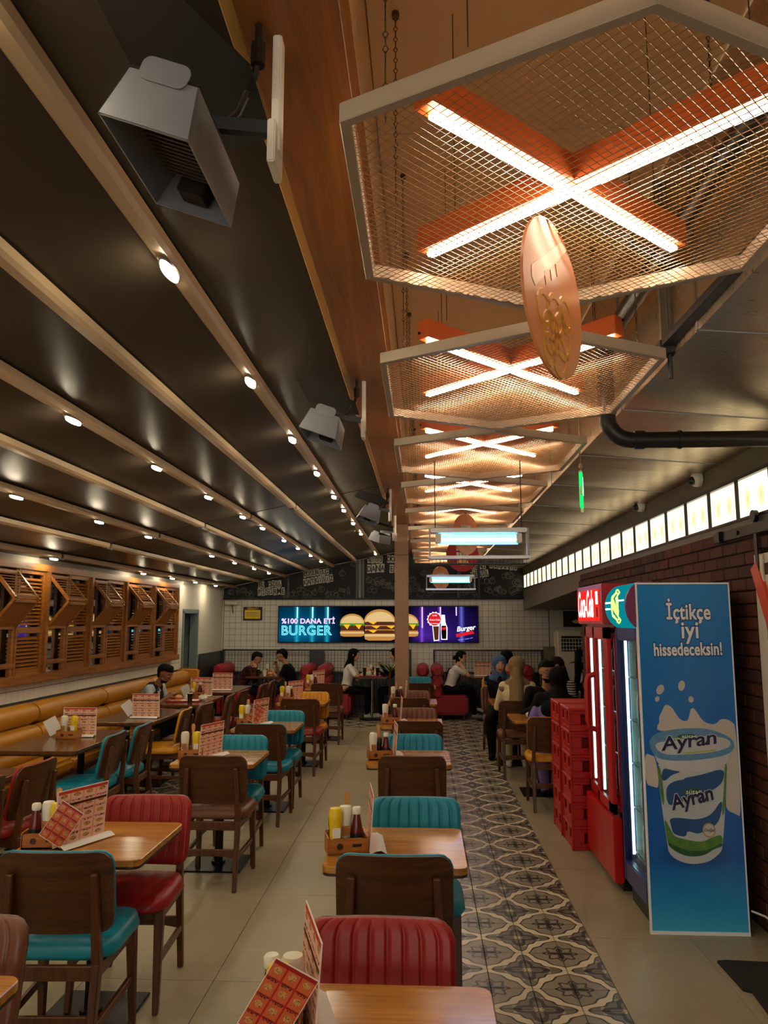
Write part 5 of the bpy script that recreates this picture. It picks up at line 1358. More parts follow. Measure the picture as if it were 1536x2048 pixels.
for k, (x, y) in enumerate(TA):
    o = ta if k == 0 else copy_tree(ta)
    o.location = (x, y, 0); o['label'] = 'long dark wooden table at the wall bench, %s' % (nth[k + 1] + (' to the camera' if k == 0 else ' from the camera')); o['group'] = 'tables at the wall bench'
tr_ = make_table(.6, .62, 'table_wood')
tr_.location = (1.19, 8.27, 0); tr_['label'] = 'wooden table between the black headscarf and the man in black'
o = copy_tree(tr_); o.location = (1.12, 9.9, 0); o['label'] = 'wooden table between the khaki headscarf and the blue headscarf'
tr2 = make_table(.62, .8, 'table_dark', .04, True); tr2.location = (-.93, 14.25, 0); tr2['label'] = 'dark table on a chrome pole between the girl with long hair and the column'
o = copy_tree(tr2); o.location = (-2.88, 14.25, 0); o['label'] = 'dark table between the two young men in the back left corner'
o = copy_tree(tr2); o.location = (1.14, 14.25, 0); o['label'] = 'dark table in front of the woman in the white shirt at the back'
ot = copy_tree(tt); ot.location = (1.25, 12.7, 0); ot['label'] = 'wooden table behind the blue headscarf near the back right'; ot['group'] = 'tables on the right'

# ------------------------------------------------------------------ condiments
def proto_caddy():
    t = thing('condiment_caddy', '', 'caddy')
    w, d = .17, .11
    G().box(-w / 2, w / 2, -d / 2, d / 2, 0, .008).obj('base', 'caddy_wood', t)
    G().prism([(-w / 2, .0), (w / 2, 0), (w / 2, .06), (w * .3, .066), (-w * .3, .066), (-w / 2, .06)], -d / 2, -d / 2 + .007, lambda u, v, q: (u, q, v)).obj('front_board', 'caddy_wood', t)
    G().prism([(-w / 2, .0), (w / 2, 0), (w / 2, .08), (-w / 2, .08)], d / 2 - .007, d / 2, lambda u, v, q: (u, q, v)).obj('back_board', 'caddy_wood', t)
    for s in (-1, 1): G().box(s * w / 2 - .0035, s * w / 2 + .0035, -d / 2, d / 2, 0, .07).obj('side_board', 'caddy_wood', t)
    G().prism(circ(-.035, .034, .014, n=12), -d / 2 - .001, -d / 2 + .001, lambda u, v, q: (u, q, v)).box(.02, .06, -d / 2 - .001, -d / 2 + .001, .03, .042).obj('burnt_mark', 'edge_dark', t)
    return t
def proto_squeeze(col, cap, nm, flip):
    t = thing(nm, '', 'bottle')
    if flip:   # cap-down squeeze bottle
        G().lathe([(.024, .03), (.027, .04), (.026, .09), (.03, .13), (.03, .165), (.024, .178), (.006, .182)], 16).obj('body', col, t, smooth=True)
        G().lathe([(.026, 0), (.026, .026), (.02, .032)], 16).obj('cap', cap, t, smooth=True)
    else:
        G().lathe([(.026, .0), (.029, .008), (.029, .08), (.024, .115), (.016, .135), (.016, .142)], 16).obj('body', col, t, smooth=True)
        G().lathe([(.021, .138), (.023, .142), (.023, .168), (.018, .174)], 16).obj('cap', cap, t, smooth=True)
    G().prism([(-.016, .06), (.016, .06), (.018, .1), (-.018, .1)], -.0315, -.027, lambda u, v, q: (u, q, v)).obj('printed_patch', 'paper' if col != 'plastic_white' else 'caddy_wood', t)
    return t
def proto_stick():
    t = thing('wooden_stick', '', 'stick')
    G().prism([(-.007, 0), (.007, 0), (.008, .17), (.014, .20), (.012, .225), (0, .232), (-.012, .225), (-.014, .20), (-.008, .17)], -.002, .002, lambda u, v, q: (u, q, v)).obj('blade', 'stick_wood', t, bevel=.0008, seg=1); return t
def proto_glass_jar():
    t = thing('ketchup_bottle', '', 'bottle')
    G().lathe([(.026, 0), (.028, .01), (.027, .085), (.018, .125), (.014, .15)], 16).obj('body', 'ketchup', t, smooth=True)
    G().lathe([(.018, .148), (.02, .152), (.02, .172), (.016, .177)], 16).obj('cap', 'plastic_white', t, smooth=True)
    G().lathe([(.0282, .03), (.0284, .07)], 16).obj('paper_band', 'plastic_black', t, smooth=True); return t
def proto_menu():
    t = thing('menu_card', '', 'menu')
    G().box(-.145, .145, -.0015, .0015, 0.004, .245, Matrix.Rotation(math.radians(4), 4, 'X')).obj('printed_sheet', 'menu_print', t)
    g = G(); P_ = [(0, .004), (.03, .016), (.05, .018), (.075, .004)]
    for (a, b), (c_, d_) in zip(P_, P_[1:]): g.add([(-.145, -a, b), (.145, -a, b), (.145, -c_, d_), (-.145, -c_, d_), (-.145, -a, b + .0015), (.145, -a, b + .0015), (.145, -c_, d_ + .0015), (-.145, -c_, d_ + .0015)], [(0, 1, 2, 3), (7, 6, 5, 4), (0, 3, 7, 4), (1, 5, 6, 2)])
    g.obj('folded_foot', 'paper', t); return t
def proto_leaflet():
    t = thing('red_leaflet', '', 'leaflet')
    G().box(-.056, .056, -.0008, .0008, 0, .17).obj('sheet', 'leaflet_print', t)
    return t
def proto_blank():
    t = thing('blank_card', '', 'card'); G().box(-.055, .055, -.0008, .0008, 0, .14).obj('sheet', 'paper', t); return t
def proto_shaker():
    t = thing('pepper_shaker', '', 'shaker')
    G().lathe([(.018, 0), (.02, .01), (.017, .08), (.02, .1), (.02, .13), (.012, .14)], 12).obj('body', 'plastic_black', t, smooth=True); return t
PR = {}
def put(kind, fn, label, x, y, z, rz=0, tilt=0, grp=None, ry=0):
    if kind not in PR: PR[kind] = o = fn()
    else: o = copy_tree(PR[kind])
    o.location = (x, y, z); o.rotation_euler = (tilt, ry, rz); o['label'] = label
    if grp: o['group'] = grp
    return o
def condiments(x, y, rz, where, items, seed=0):
    """caddy with bottles standing in it; local x = long side of the caddy"""
    R = Matrix.Rotation(rz, 4, 'Z')
    def W(u, v): p = R @ Vector((u, v, 0)); return x + p.x, y + p.y
    z0 = .7505
    put('caddy', proto_caddy, 'small open wooden condiment box on ' + where, x, y, z0, rz, grp='wooden condiment boxes on the tables')
    zz = z0 + .0085
    for it, u, v in items:
        a, b = W(u, v)
        if it == 'mustard': put(it, lambda: proto_squeeze('plastic_yellow', 'plastic_yellow', 'mustard_bottle', True), 'yellow mustard squeeze bottle in the box on ' + where, a, b, zz, rz, grp='mustard bottles')
        if it == 'mayo': put(it, lambda: proto_squeeze('plastic_white', 'plastic_white', 'mayonnaise_bottle', True), 'white mayonnaise squeeze bottle in the box on ' + where, a, b, zz, rz, grp='mayonnaise bottles')
        if it == 'ketchup': put(it, proto_glass_jar, 'ketchup bottle with white cap in the box on ' + where, a, b, zz, rz, grp='ketchup bottles')
        if it == 'stick': put(it, proto_stick, 'flat wooden stick standing in the condiment box on ' + where, a, b, zz, rz + .3, math.radians(-4), 'wooden sticks')
        if it == 'pepper': put(it, proto_shaker, 'dark shaker in the condiment box on ' + where, a, b, zz, rz, grp='dark shakers')
full = [('mustard', -.05, -.02), ('ketchup', .045, -.01), ('mayo', -.002, .012), ('stick', .015, .038), ('pepper', -.055, .032)]
alt = [('mayo', -.05, -.02), ('ketchup', .045, -.01), ('stick', .0, .038), ('pepper', -.002, .01)]
def menu(x, y, rz, where): put('menu', proto_menu, 'pink printed standing menu card on ' + where, x, y, .751, rz, grp='standing menu cards')
def leaflet(x, y, z, rz, tilt, roll, where): put('leaflet', proto_leaflet, 'small red leaflet leaning on the condiment box on ' + where, x, y, z, rz, tilt, 'small red leaflets', roll)
def blank(x, y, z, rz, roll, where): put('blank', proto_blank, 'blank white card leaning beside the menu on ' + where, x, y, z, rz, 0, 'blank white cards', roll)
cw = lambda k: 'the %s table of the centre row' % nth[k]
bw = lambda k: 'the %s table of the left row' % nth[k]
aw = lambda k: 'the %s bench table' % nth[k]
# centre row
condiments(-.355, 2.0, PI / 2 + .1, cw(1), [('mustard', -.05, .0), ('ketchup', .01, .022), ('mayo', .0, -.03), ('pepper', .055, .0)])
menu(-.30, 2.06, math.radians(106), cw(1)); leaflet(-.375, 1.85, .83, .2, math.radians(10), math.radians(30), cw(1))
condiments(-.345, 3.52, .25, cw(2), full); menu(-.255, 3.60, math.radians(97), cw(2))
condiments(-.325, 5.78, .2, cw(3), alt); menu(-.225, 5.86, math.radians(97), cw(3))
condiments(-.33, 7.7, .1, cw(4), alt[:1] + full[1:2]); menu(-.235, 7.78, math.radians(94), cw(4))
condiments(-.33, 9.7, .1, cw(5), alt); menu(-.235, 9.8, math.radians(94), cw(5))
condiments(-.30, 11.95, .0, cw(6), alt)
# left row
condiments(-1.695, 3.53, .1, bw(2), [('ketchup', -.045, -.01), ('mayo', .0, .015), ('stick', .035, .036), ('mustard', .05, -.015)])
menu(-1.575, 3.60, math.radians(66), bw(2)); leaflet(-1.64, 3.45, .79, .15, math.radians(-2), math.radians(33), bw(2))
condiments(-1.70, 5.74, .1, bw(3), [('mayo', -.05, -.01), ('mustard', .035, -.015), ('stick', .0, .035), ('pepper', -.05, .033)]); menu(-1.58, 5.80, math.radians(70), bw(3))
condiments(-1.70, 7.52, .0, bw(4), [('mustard', -.05, -.01), ('mayo', -.0, .012), ('stick', .0, .038), ('pepper', .045, .02)]); menu(-1.585, 7.56, math.radians(72), bw(4)); leaflet(-1.64, 7.45, .79, .1, 0, math.radians(30), bw(4))
condiments(-1.70, 9.68, .0, bw(5), [('mustard', -.055, -.01), ('mayo', .02, -.01), ('stick', -.02, .035), ('ketchup', .052, .01)]); menu(-1.62, 9.8, math.radians(60), bw(5))
condiments(-1.68, 11.7, .0, bw(6), [('mustard', -.055, -.01), ('mayo', .0, -.01), ('ketchup', .052, .01)]); menu(-1.6, 11.8, math.radians(60), bw(6))
# bench tables
condiments(-3.03, 6.62, .0, aw(2), [('mayo', -.045, -.0), ('mustard', .04, -.0)]); menu(-2.99, 6.74, math.radians(2), aw(2)); blank(-3.18, 6.70, .78, .2, math.radians(-28), aw(2))
menu(-2.87, 8.02, math.radians(-2), aw(3)); blank(-3.02, 8.05, .79, .3, math.radians(-36), aw(3))
condiments(-2.98, 10.2, .0, aw(4), [('mustard', -.045, -.0), ('ketchup', .04, -.0)]); menu(-2.95, 10.31, 0, aw(4)); blank(-3.12, 10.28, .76, .2, math.radians(-26), aw(4))
menu(-2.9, 11.2, 0, aw(5)); blank(-3.08, 11.22, .77, .2, math.radians(-40), aw(5))
put('menu', proto_menu, 'pink printed standing menu card in front of the woman in the white shirt', 1.05, 14.2, .751, 0, grp='standing menu cards')
condiments(-1.17 + .2, 14.35, 0, 'the dark table with the chrome pole', [('ketchup', -.045, 0), ('mayo', 0, 0), ('pepper', .04, 0)])
condiments(-2.9, 14.4, 0, 'the dark table of the two young men', [('mayo', 0, 0)])
# food and drink
def tray(x, y, rz, label):
    t = thing('food_tray', label, 'tray', (x, y, .7505), rz)
    G().prism(rrect(-.2, .2, -.14, .14, .03), 0, .006).obj('tray_base', 'crate_red', t)
    g = G(); P_ = rrect(-.2, .2, -.14, .14, .03)
    g.tube([(u, v, .01) for u, v in P_ + P_[:1]], .006, 5, False).obj('rim', 'crate_red', t)
    G().prism(rrect(-.17, .17, -.12, .12, .01), .0065, .008).obj('paper_liner', 'paper', t)
def wrapper(x, y, z, label, s=1):
    g = G().ell((0, 0, .025 * s), (.04 * s, .035 * s, .025 * s), 14, 8)
    g.v = [(a * (1 + rng.uniform(-.3, .3)), b * (1 + rng.uniform(-.3, .3)), max(0.0, c_ * (1 + rng.uniform(-.3, .4)))) for a, b, c_ in g.v]
    o = g.obj('crumpled_wrapper', 'paper'); o.location = (x, y, z); tag(o, label, 'wrapper')
def cup(x, y, z, label, h=.11, mat='cola'):
    t = thing('drink_glass', label, 'glass', (x, y, z))
    G().lathe([(.026, 0), (.034, h)], 16).obj('glass_body', mat, t, smooth=True); G().lathe([(.033, h - .002), (.035, h - .002), (.035, h + .003), (.033, h + .003)], 16).obj('rim', 'plastic_white', t, smooth=True)
def bun(x, y, z, label):
    t = thing('hamburger', label, 'burger', (x, y, z))
    G().lathe([(.045, 0), (.05, .008), (.048, .018)], 16).obj('bottom_bun', 'food_bun', t, smooth=True); G().lathe([(.05, .018), (.052, .028), (.048, .034)], 16).obj('patty', 'food_red', t, smooth=True)
    G().lathe([(.049, .034), (.046, .05), (.03, .062), (.008, .067)], 16).obj('top_bun', 'food_bun', t, smooth=True)
tray(-2.98, 9.68, .1, 'red food tray in front of the man on the bench'); bun(-3.06, 9.68, .759, 'burger on the red tray of the man on the bench')
wrapper(-2.95, 9.72, .759, 'crumpled white wrapper on the red tray of the man on the bench'); wrapper(-2.76, 9.72, .7505, 'crumpled white wrapper right of the red tray at the bench', 1.3)
cup(-2.86, 9.5, .7505, 'dark cola glass on the table of the man on the bench')
tray(-.95, 14.1, 0, 'red food tray on the dark table with the chrome pole'); wrapper(-1.0, 14.1, .759, 'crumpled wrapper on the red tray of the long-haired girl', 1.4); wrapper(-.85, 14.15, .759, 'crumpled wrapper on the red tray near the column', 1.4)
cup(-.83, 13.98, .759, 'tall dark cola glass on the red tray near the column', .15); cup(-1.06, 13.98, .759, 'tall dark cola glass on the red tray near the long-haired girl', .15)
cup(-2.98, 14.0, .7505, 'dark cola glass between the two young men', .12); cup(-2.86, 13.98, .7505, 'white paper cup between the two young men', .1, 'paper')
wrapper(1.1, 8.2, .7505, 'white napkin on the table of the man in black', 1.2); bun(1.24, 8.3, .7505, 'burger on the table of the man in black')
bun(-2.78, 14.1, .7505, 'burger on the table of the two young men')
# ------------------------------------------------------------------ people
import numpy as np
def capsule(g, a, b, ra, rb, n=12):
    a, b = Vector(a), Vector(b); d = b - a; L = max(d.length, 1e-4); d = d / L
    U = Vector((0, 0, 1)) if abs(d.z) < .9 else Vector((1, 0, 0)); S = d.cross(U).normalized(); T = d.cross(S)
    prof = [(-ra * math.cos(PI / 2 * k / 4), ra * math.sin(PI / 2 * k / 4)) for k in range(1, 5)] + [(L + rb * math.sin(PI / 2 * k / 4), rb * math.cos(PI / 2 * k / 4)) for k in range(0, 4)]
    vs = [a + d * z + (S * math.cos(2 * PI * k / n) + T * math.sin(2 * PI * k / n)) * r for z, r in prof for k in range(n)]
    m_ = len(prof); vs += [a - d * ra, b + d * rb]
    fs = [(i * n + k, (i + 1) * n + k, (i + 1) * n + (k + 1) % n, i * n + (k + 1) % n) for i in range(m_ - 1) for k in range(n)]
    fs += [(m_ * n, k, (k + 1) % n) for k in range(n)] + [((m_ - 1) * n + k, m_ * n + 1, (m_ - 1) * n + (k + 1) % n) for k in range(n)]
    g.add(vs, fs)
def ik(a, t, l1, l2, pole):
    a, t = Vector(a), Vector(t); d = t - a; D = min(d.length, (l1 + l2) * .995); d.normalize()
    c = (l1 * l1 - l2 * l2 + D * D) / (2 * D); h = math.sqrt(max(0, l1 * l1 - c * c))
    p = Vector(pole); p = (p - d * p.dot(d)).normalized()
    return a + d * c + p * h, a + d * D
def remesh_obj(name, g, mats, parent, vox, fin, smooth=6):
    o = g.obj(name, mats, parent)
    m1 = o.modifiers.new('r', 'REMESH'); m1.mode = 'VOXEL'; m1.voxel_size = vox; m1.use_smooth_shade = True
    m2 = o.modifiers.new('s', 'SMOOTH'); m2.factor = .5; m2.iterations = smooth
    PEND.append((o, fin)); return o
def person(label, x, y, rz, top, legs, lean=14, twist=0, head=(0, -8), hands=None, sleeve='long', skin='skin_a', shoes='shoe_white', hair=None, hijab=None, seat=.475, stand=False,
           feet=None, robe=False, scale=.96, side=0, vox=.0085, beard=False, group=None, extra=None, cross=False, woman=False, pole=None, glasses=False):
    root = thing('person', label, 'person', (x, y, 0), rz); root.scale = (scale,) * 3
    seat = seat / scale
    lr = math.radians(lean)
    P0 = Vector((0, 0, .93 if stand else seat + .085))
    U = Vector((math.sin(math.radians(side)), math.sin(lr), math.cos(lr))).normalized()
    F = Vector((0, math.cos(lr), -math.sin(lr))); S = U.cross(F) * -1; S = Vector((1, 0, 0)) if abs(S.x) < .5 else (S if S.x > 0 else -S)
    sw = .165 if woman else .185
    caps = []      # (a, b, ra, rb, region)
    TOP, LEG, SKIN, SHOE, LIP, HAIR = range(6)
    waist = P0 + U * .16; chest = P0 + U * .34; neckb = P0 + U * .49 + F * .005
    sh = [neckb - U * .055 + S * (s * sw) for s in (-1, 1)]
    caps += [(P0 - S * .075, P0 + S * .075, .118, .118, LEG if not robe else TOP), (P0 - S * .05 + U * .02, P0 + S * .05 + U * .02, .12, .12, TOP), (P0 - S * .045 + U * .06, waist - S * .04, .108, .10, TOP), (P0 + S * .045 + U * .06, waist + S * .04, .108, .10, TOP),
             (waist - S * .04, chest - S * .07, .10, .112, TOP), (waist + S * .04, chest + S * .07, .10, .112, TOP), (chest - S * .07, chest + S * .07, .112, .112, TOP),
             (chest + U * .05 - S * .07, sh[0] + S * .01, .095, .062, TOP), (chest + U * .05 + S * .07, sh[1] - S * .01, .095, .062, TOP), (neckb - U * .06, sh[0], .055, .058, TOP), (neckb - U * .06, sh[1], .055, .058, TOP)]
    if woman: caps += [(chest - S * .06 + F * .06 - U * .02, chest - S * .055 + F * .07 - U * .02, .06, .05, TOP), (chest + S * .06 + F * .06 - U * .02, chest + S * .055 + F * .07 - U * .02, .06, .05, TOP)]
    Hc = neckb + U * .165 + F * .035
    yaw, pitch = math.radians(head[0]), math.radians(head[1])
    Rh = Matrix.Rotation(yaw, 3, 'Z') @ Matrix.Rotation(pitch, 3, 'X')
    h = lambda a, b, c: Hc + Rh @ Vector((a, b, c))
    caps += [(neckb - U * .05, h(0, -.015, -.07), .05, .05, SKIN)]
    # skull, jaw, face
    caps += [(h(0, -.022, .035), h(0, .015, .03), .085, .082, SKIN), (h(0, .01, .0), h(0, .035, -.06), .07, .045, SKIN), (h(-.028, .02, -.05), h(.028, .02, -.05), .04, .04, SKIN), (h(0, .045, -.085), h(0, .052, -.082), .024, .02, SKIN),
             (h(0, .088, .02), h(0, .112, -.02), .009, .014, SKIN), (h(-.03, .074, .032), h(.03, .074, .032), .017, .017, SKIN), (h(-.035, .06, -.015), h(-.03, .062, -.03), .026, .022, SKIN), (h(.035, .06, -.015), h(.03, .062, -.03), .026, .022, SKIN)]
    if not hijab: caps += [(h(s * .083, -.012, .018), h(s * .08, -.008, -.018), .014, .01, SKIN) for s in (-1, 1)]
    caps += [(h(-.018, .089, -.05), h(.018, .089, -.05), .0085, .0085, LIP)]
    # legs
    ft = feet or ([(-.1, .42, 0), (.1, .42, 0)] if not stand else [(-.1, .02, 0), (.1, .02, 0)])
    for i, s in enumerate((-1, 1)):
        hip = P0 + Vector((s * .09, .0, -.02)); ank = Vector(ft[i]) + Vector((0, 0, .085))
        kn, an = ik(hip, ank, .43, .42, (s * .12, 1, .55) if not stand else (0, 1, 0))
        wide = 1.25 if robe else 1
        caps += [(hip, kn, .088 * wide, .062 * wide, TOP if robe else LEG), (kn, kn + (an - kn) * .35, .06 * wide, .056 * wide, TOP if robe else LEG), (kn + (an - kn) * .35, an, .056 * wide, .040 * wide, TOP if robe else LEG)]
        fd = (Vector((s * .12, 1, 0)) if not cross or i == 0 else Vector((.3, 1, -.35))).normalized()
        caps += [(an - Vector((0, 0, .045)) - fd * .03, an - Vector((0, 0, .05)) + fd * .14, .038, .030, SHOE), (an - Vector((0, 0, .02)), an - Vector((0, 0, .045)) + fd * .06, .038, .034, SHOE)]
    # arms and hands
    hands = hands or [(-.12, .34, seat + .32), (.12, .34, seat + .32)]
    for i, s in enumerate((-1, 1)):
        tgt = Vector(hands[i]); pl = (pole[i] if pole else (s * .55, -.25, -1))
        el, wr_ = ik(sh[i], tgt, .28, .25, pl)
        mid = sh[i] + (el - sh[i]) * .62
        low_ = SKIN if sleeve in ('short',) else TOP
        caps += [(sh[i], mid, .056 if sleeve == 'short' else .054, .050, TOP), (mid, el, .044 if sleeve == 'short' else .05, .04, low_), (el, wr_, .041, .026 if low_ == SKIN else .032, low_)]
        if low_ == TOP: caps += [(el + (wr_ - el) * .93, wr_, .024, .024, SKIN)]
        d = (wr_ - el).normalized(); inn = Vector((-s, 0, 0)) if not stand else Vector((0, 1, 0)); n_ = (inn + Vector((0, 0, -.5))); n_ = (n_ - d * n_.dot(d)).normalized(); sd = d.cross(n_).normalized()
        for k in range(4):
            o_ = sd * (-.027 + .018 * k); b0 = wr_ + d * .012 + o_ * .6; b1 = wr_ + d * .082 + o_
            caps.append((b0, b1, .0135, .0115, SKIN))
            ln = (.034, .042, .040, .032)[k]; d1 = (d * .8 + n_ * .6).normalized(); b2 = b1 + d1 * ln; d2 = (d * .25 + n_ * .97).normalized()
            caps.append((b1, b2, .0095, .0085, SKIN)); caps.append((b2, b2 + d2 * ln * .75, .0085, .0072, SKIN))
        t0_ = wr_ + d * .025 - sd * .022 * s; t1_ = t0_ + (d * .6 - sd * .7 * s + n_ * .35).normalized() * .042; t2_ = t1_ + (d * .9 + n_ * .4).normalized() * .03
        caps += [(t0_, t1_, .0125, .0105, SKIN), (t1_, t2_, .0105, .008, SKIN)]
    g = G()
    for a, b, ra, rb, reg in caps: capsule(g, a, b, ra, rb)
    A = np.array([list(c[0]) for c in caps]); B = np.array([list(c[1]) for c in caps]); RA = np.array([c[2] for c in caps]); RB = np.array([c[3] for c in caps]); RG = np.array([c[4] for c in caps])
    def region(me):
        n = len(me.polygons); c = np.empty(n * 3); me.polygons.foreach_get('center', c); c = c.reshape(-1, 3)
        best = np.full(n, 9.0); reg = np.zeros(n, dtype=np.int32)
        for k in range(len(caps)):
            ab = B[k] - A[k]; t = np.clip(((c - A[k]) @ ab) / max(ab @ ab, 1e-9), 0, 1)
            dd = np.linalg.norm(c - A[k] - t[:, None] * ab, axis=1) - (RA[k] + (RB[k] - RA[k]) * t)
            m_ = dd < best; best[m_] = dd[m_]; reg[m_] = RG[k]
        if beard:
            q = (c - np.array(Hc)) @ np.array(Rh); msk = (reg == SKIN) & (q[:, 1] > -.02) & (q[:, 2] < -.062) & (q[:, 2] > -.115) & (q[:, 1] > .012) & (np.linalg.norm(q, axis=1) < .15)
            msk |= (reg == SKIN) & (q[:, 1] > .08) & (q[:, 2] < -.031) & (q[:, 2] > -.041) & (np.linalg.norm(q, axis=1) < .15)
            reg[msk] = HAIR
        me.polygons.foreach_set('material_index', reg)
    body = remesh_obj('body', g, [top, legs, skin, shoes, 'lip', 'hair_black'], root, vox, region, 4)
    # eyes and brows
    for s in (-1, 1):
        e = G().ell(h(s * .031, .083, .013), (.0125, .010, .0085), 10, 6); e.obj('eye', 'eye_white', root, smooth='all')
        e = G().ell(h(s * .031, .0925, .013), (.0055, .003, .0055), 8, 6); e.obj('iris', 'eye_dark', root, smooth='all')
        G().tube([h(s * .014, .093, .034), h(s * .032, .093, .04), h(s * .05, .082, .035)], .0035, 5).obj('eyebrow', 'hair_black', root, smooth=True)
    if glasses:
        g2 = G()
        for s in (-1, 1):
            g2.tube([h(s * .033 + .021 * math.cos(2 * PI * k / 12), .101, .01 + .016 * math.sin(2 * PI * k / 12)) for k in range(13)], .002, 5, False)
            g2.tube([h(s * .054, .1, .015), h(s * .08, .05, .015), h(s * .085, -.01, .015)], .002, 5)
        g2.tube([h(-.012, .102, .012), h(.012, .102, .012)], .002, 5).obj('glasses', 'plastic_black', root)
    def cut(fn):
        def f(me):
            bm = bmesh.new(); bm.from_mesh(me)
            Ri = Rh.inverted(); dead = [v for v in bm.verts if fn(*(Ri @ (v.co - Hc)))]
            bmesh.ops.delete(bm, geom=dead, context='VERTS'); bm.to_mesh(me); bm.free()
        return f
    if hair:
        kind, mat = hair; g = G()
        capsule(g, h(0, -.03, .045), h(0, .008, .046), .096, .092)
        if kind == 'short': capsule(g, h(0, -.05, .0), h(0, -.05, -.03), .07, .055); capsule(g, h(-.03, .03, .095), h(.03, .035, .09), .045, .045)
        for _ in range(46):
            th_, ph_ = rng.uniform(0, 2 * PI), rng.uniform(.15, 1.35)
            v_ = Vector((math.cos(th_) * math.sin(ph_), math.sin(th_) * math.sin(ph_), math.cos(ph_)))
            c0 = Vector((0, -.012, .045)) + v_ * .086; capsule(g, h(*c0), h(*(c0 + Vector((v_.y, -v_.x, .2)) * .03)), .016, .008, 6)
        if kind in ('long', 'bun'): capsule(g, h(0, -.045, .0), h(0, -.05, -.05), .085, .07)
        if kind == 'long':
            for s in (-1, 0, 1): capsule(g, h(s * .05, -.05, -.03), neckb + S * (s * .06) - F * .06 - U * .02, .05, .045); capsule(g, neckb + S * (s * .06) - F * .06, neckb + S * (s * .06) - F * .1 - U * .26, .045, .03)
            for s in (-1, 1): capsule(g, h(s * .072, .01, .02), h(s * .075, -.005, -.08), .026, .024); capsule(g, h(s * .075, -.005, -.08), neckb + S * (s * .08) + F * .05 - U * .12, .028, .02)
        if kind == 'bun': capsule(g, h(0, -.13, .0), h(0, -.15, -.01), .045, .04)
        lim = .05 if kind == 'short' else .045
        if kind == 'short': fn = lambda a, b, c: c < .066 - max(0, -b - .005) * 3.2 and b > -.10 and (c < .05 or b > .02)
        else: fn = lambda a, b, c: (b > .028 and c < .062 and abs(a) < .066) or (b > .06 and c < .07)
        remesh_obj('hair', g, [mat], root, .0075, cut(fn), 3)
    if hijab:
        mat = hijab if isinstance(hijab, str) else hijab[0]; g = G()
        capsule(g, h(0, -.028, .04), h(0, .006, .035), .104, .1); capsule(g, h(0, -.02, -.0), h(0, .0, -.07), .09, .078)
        capsule(g, h(0, .0, -.07), neckb + F * .04, .078, .095)
        for s in (-1, 1): capsule(g, neckb, sh[(s + 1) // 2] - U * .02, .085, .06 if mat != 'cloth_black' else .075)
        if mat == 'cloth_khaki':
            capsule(g, neckb - F * .07, P0 + U * .12 - F * .13, .07, .075); capsule(g, neckb - F * .07 - S * .05, P0 + U * .05 - F * .13 - S * .07, .05, .05); capsule(g, h(0, -.1, -.04), neckb - F * .08, .05, .06)
        if mat == 'cloth_black':
            capsule(g, chest - F * .05 - S * .06, chest - F * .05 + S * .06, .1, .1); capsule(g, neckb, chest + U * .02 - F * .03, .1, .12)
            for s in (-1, 1): capsule(g, sh[(s + 1) // 2], sh[(s + 1) // 2] + S * s * .05 + F * .12 - U * .16, .075, .07)
        remesh_obj('headscarf', g, [mat], root, .0085, cut(lambda a, b, c: b > .045 and (a / .058) ** 2 + ((c + .015) / .078) ** 2 < 1), 4)
    if extra: extra(root, dict(P0=P0, U=U, F=F, S=S, sh=sh, neckb=neckb, chest=chest, waist=waist, h=h))
    return root
W_, E_ = PI / 2, -PI / 2      # facing -X, facing +X
def vest(root, q):
    P0, U, F, S, sh, nb, ch = (q[k] for k in ('P0', 'U', 'F', 'S', 'sh', 'neckb', 'chest')); g = G()
    for s in (-1, 1):
        capsule(g, nb + S * s * .075 - U * .035 + F * .02, ch + S * s * .085 + F * .03, .05, .105); capsule(g, ch + S * s * .085 + F * .03, P0 + S * s * .08 + U * .02 + F * .02, .105, .12)
    capsule(g, nb - U * .09 - F * .03, P0 + U * .05 - F * .02, .1, .12)
    remesh_obj('vest', g, ['cloth_vest'], root, .01, None, 3)
def strap(root, q):
    U, F, S, ch, P0, sh = (q[k] for k in ('U', 'F', 'S', 'chest', 'P0', 'sh'))
    pts = [sh[1] + U * .055 - S * .03, ch - F * .118 + S * .08 + U * .04, ch - F * .125 - U * .1, P0 + U * .1 - S * .12 - F * .06, P0 + U * .1 - S * .13 + F * .06, ch + F * .128 - U * .08, ch + F * .12 + S * .06 + U * .04, sh[1] + U * .055 - S * .03]
    G().tube(pts, .012, 6).obj('shoulder_strap', 'cloth_black', root, smooth=True)
s4 = .475
person('man in a dark vest over a pale shirt eating on the mustard bench', -3.60, 9.82, E_ - .12, 'cloth_lightblue', 'cloth_navy', lean=28, head=(-10, -24), hands=[(-.13, .42, .84), (.12, .44, .84)], sleeve='short', skin='skin_c', hair=('short', 'hair_black'), beard=True, extra=vest, vox=.0075, scale=.95, seat=.455)
person('young man in a dark plaid shirt bent over food in the left back corner', -3.38, 14.3, E_, 'cloth_plaid', 'cloth_navy', lean=26, head=(0, -25), hands=[(-.05, .30, .93), (.07, .30, .93)], skin='skin_a', hair=('short', 'hair_black'), shoes='cloth_black', vox=.009, seat=.43, scale=.93)
person('young man in a black T-shirt eating, facing left at the back', -2.38, 14.3, W_, 'cloth_black', 'cloth_navy', lean=18, head=(0, -18), hands=[(-.08, .40, .86), (.08, .36, .96)], sleeve='short', skin='skin_a', hair=('short', 'hair_black'), shoes='cloth_black', vox=.009, seat=.43, scale=.95)
person('girl with long dark hair in a white T-shirt, facing right at the back', -1.42, 14.3, E_, 'cloth_white', 'cloth_black', lean=10, head=(0, -10), hands=[(-.10, .44, .85), (.08, .40, .90)], sleeve='short', skin='skin_b', hair=('long', 'hair_black'), vox=.009, seat=.43, scale=.93, woman=True)
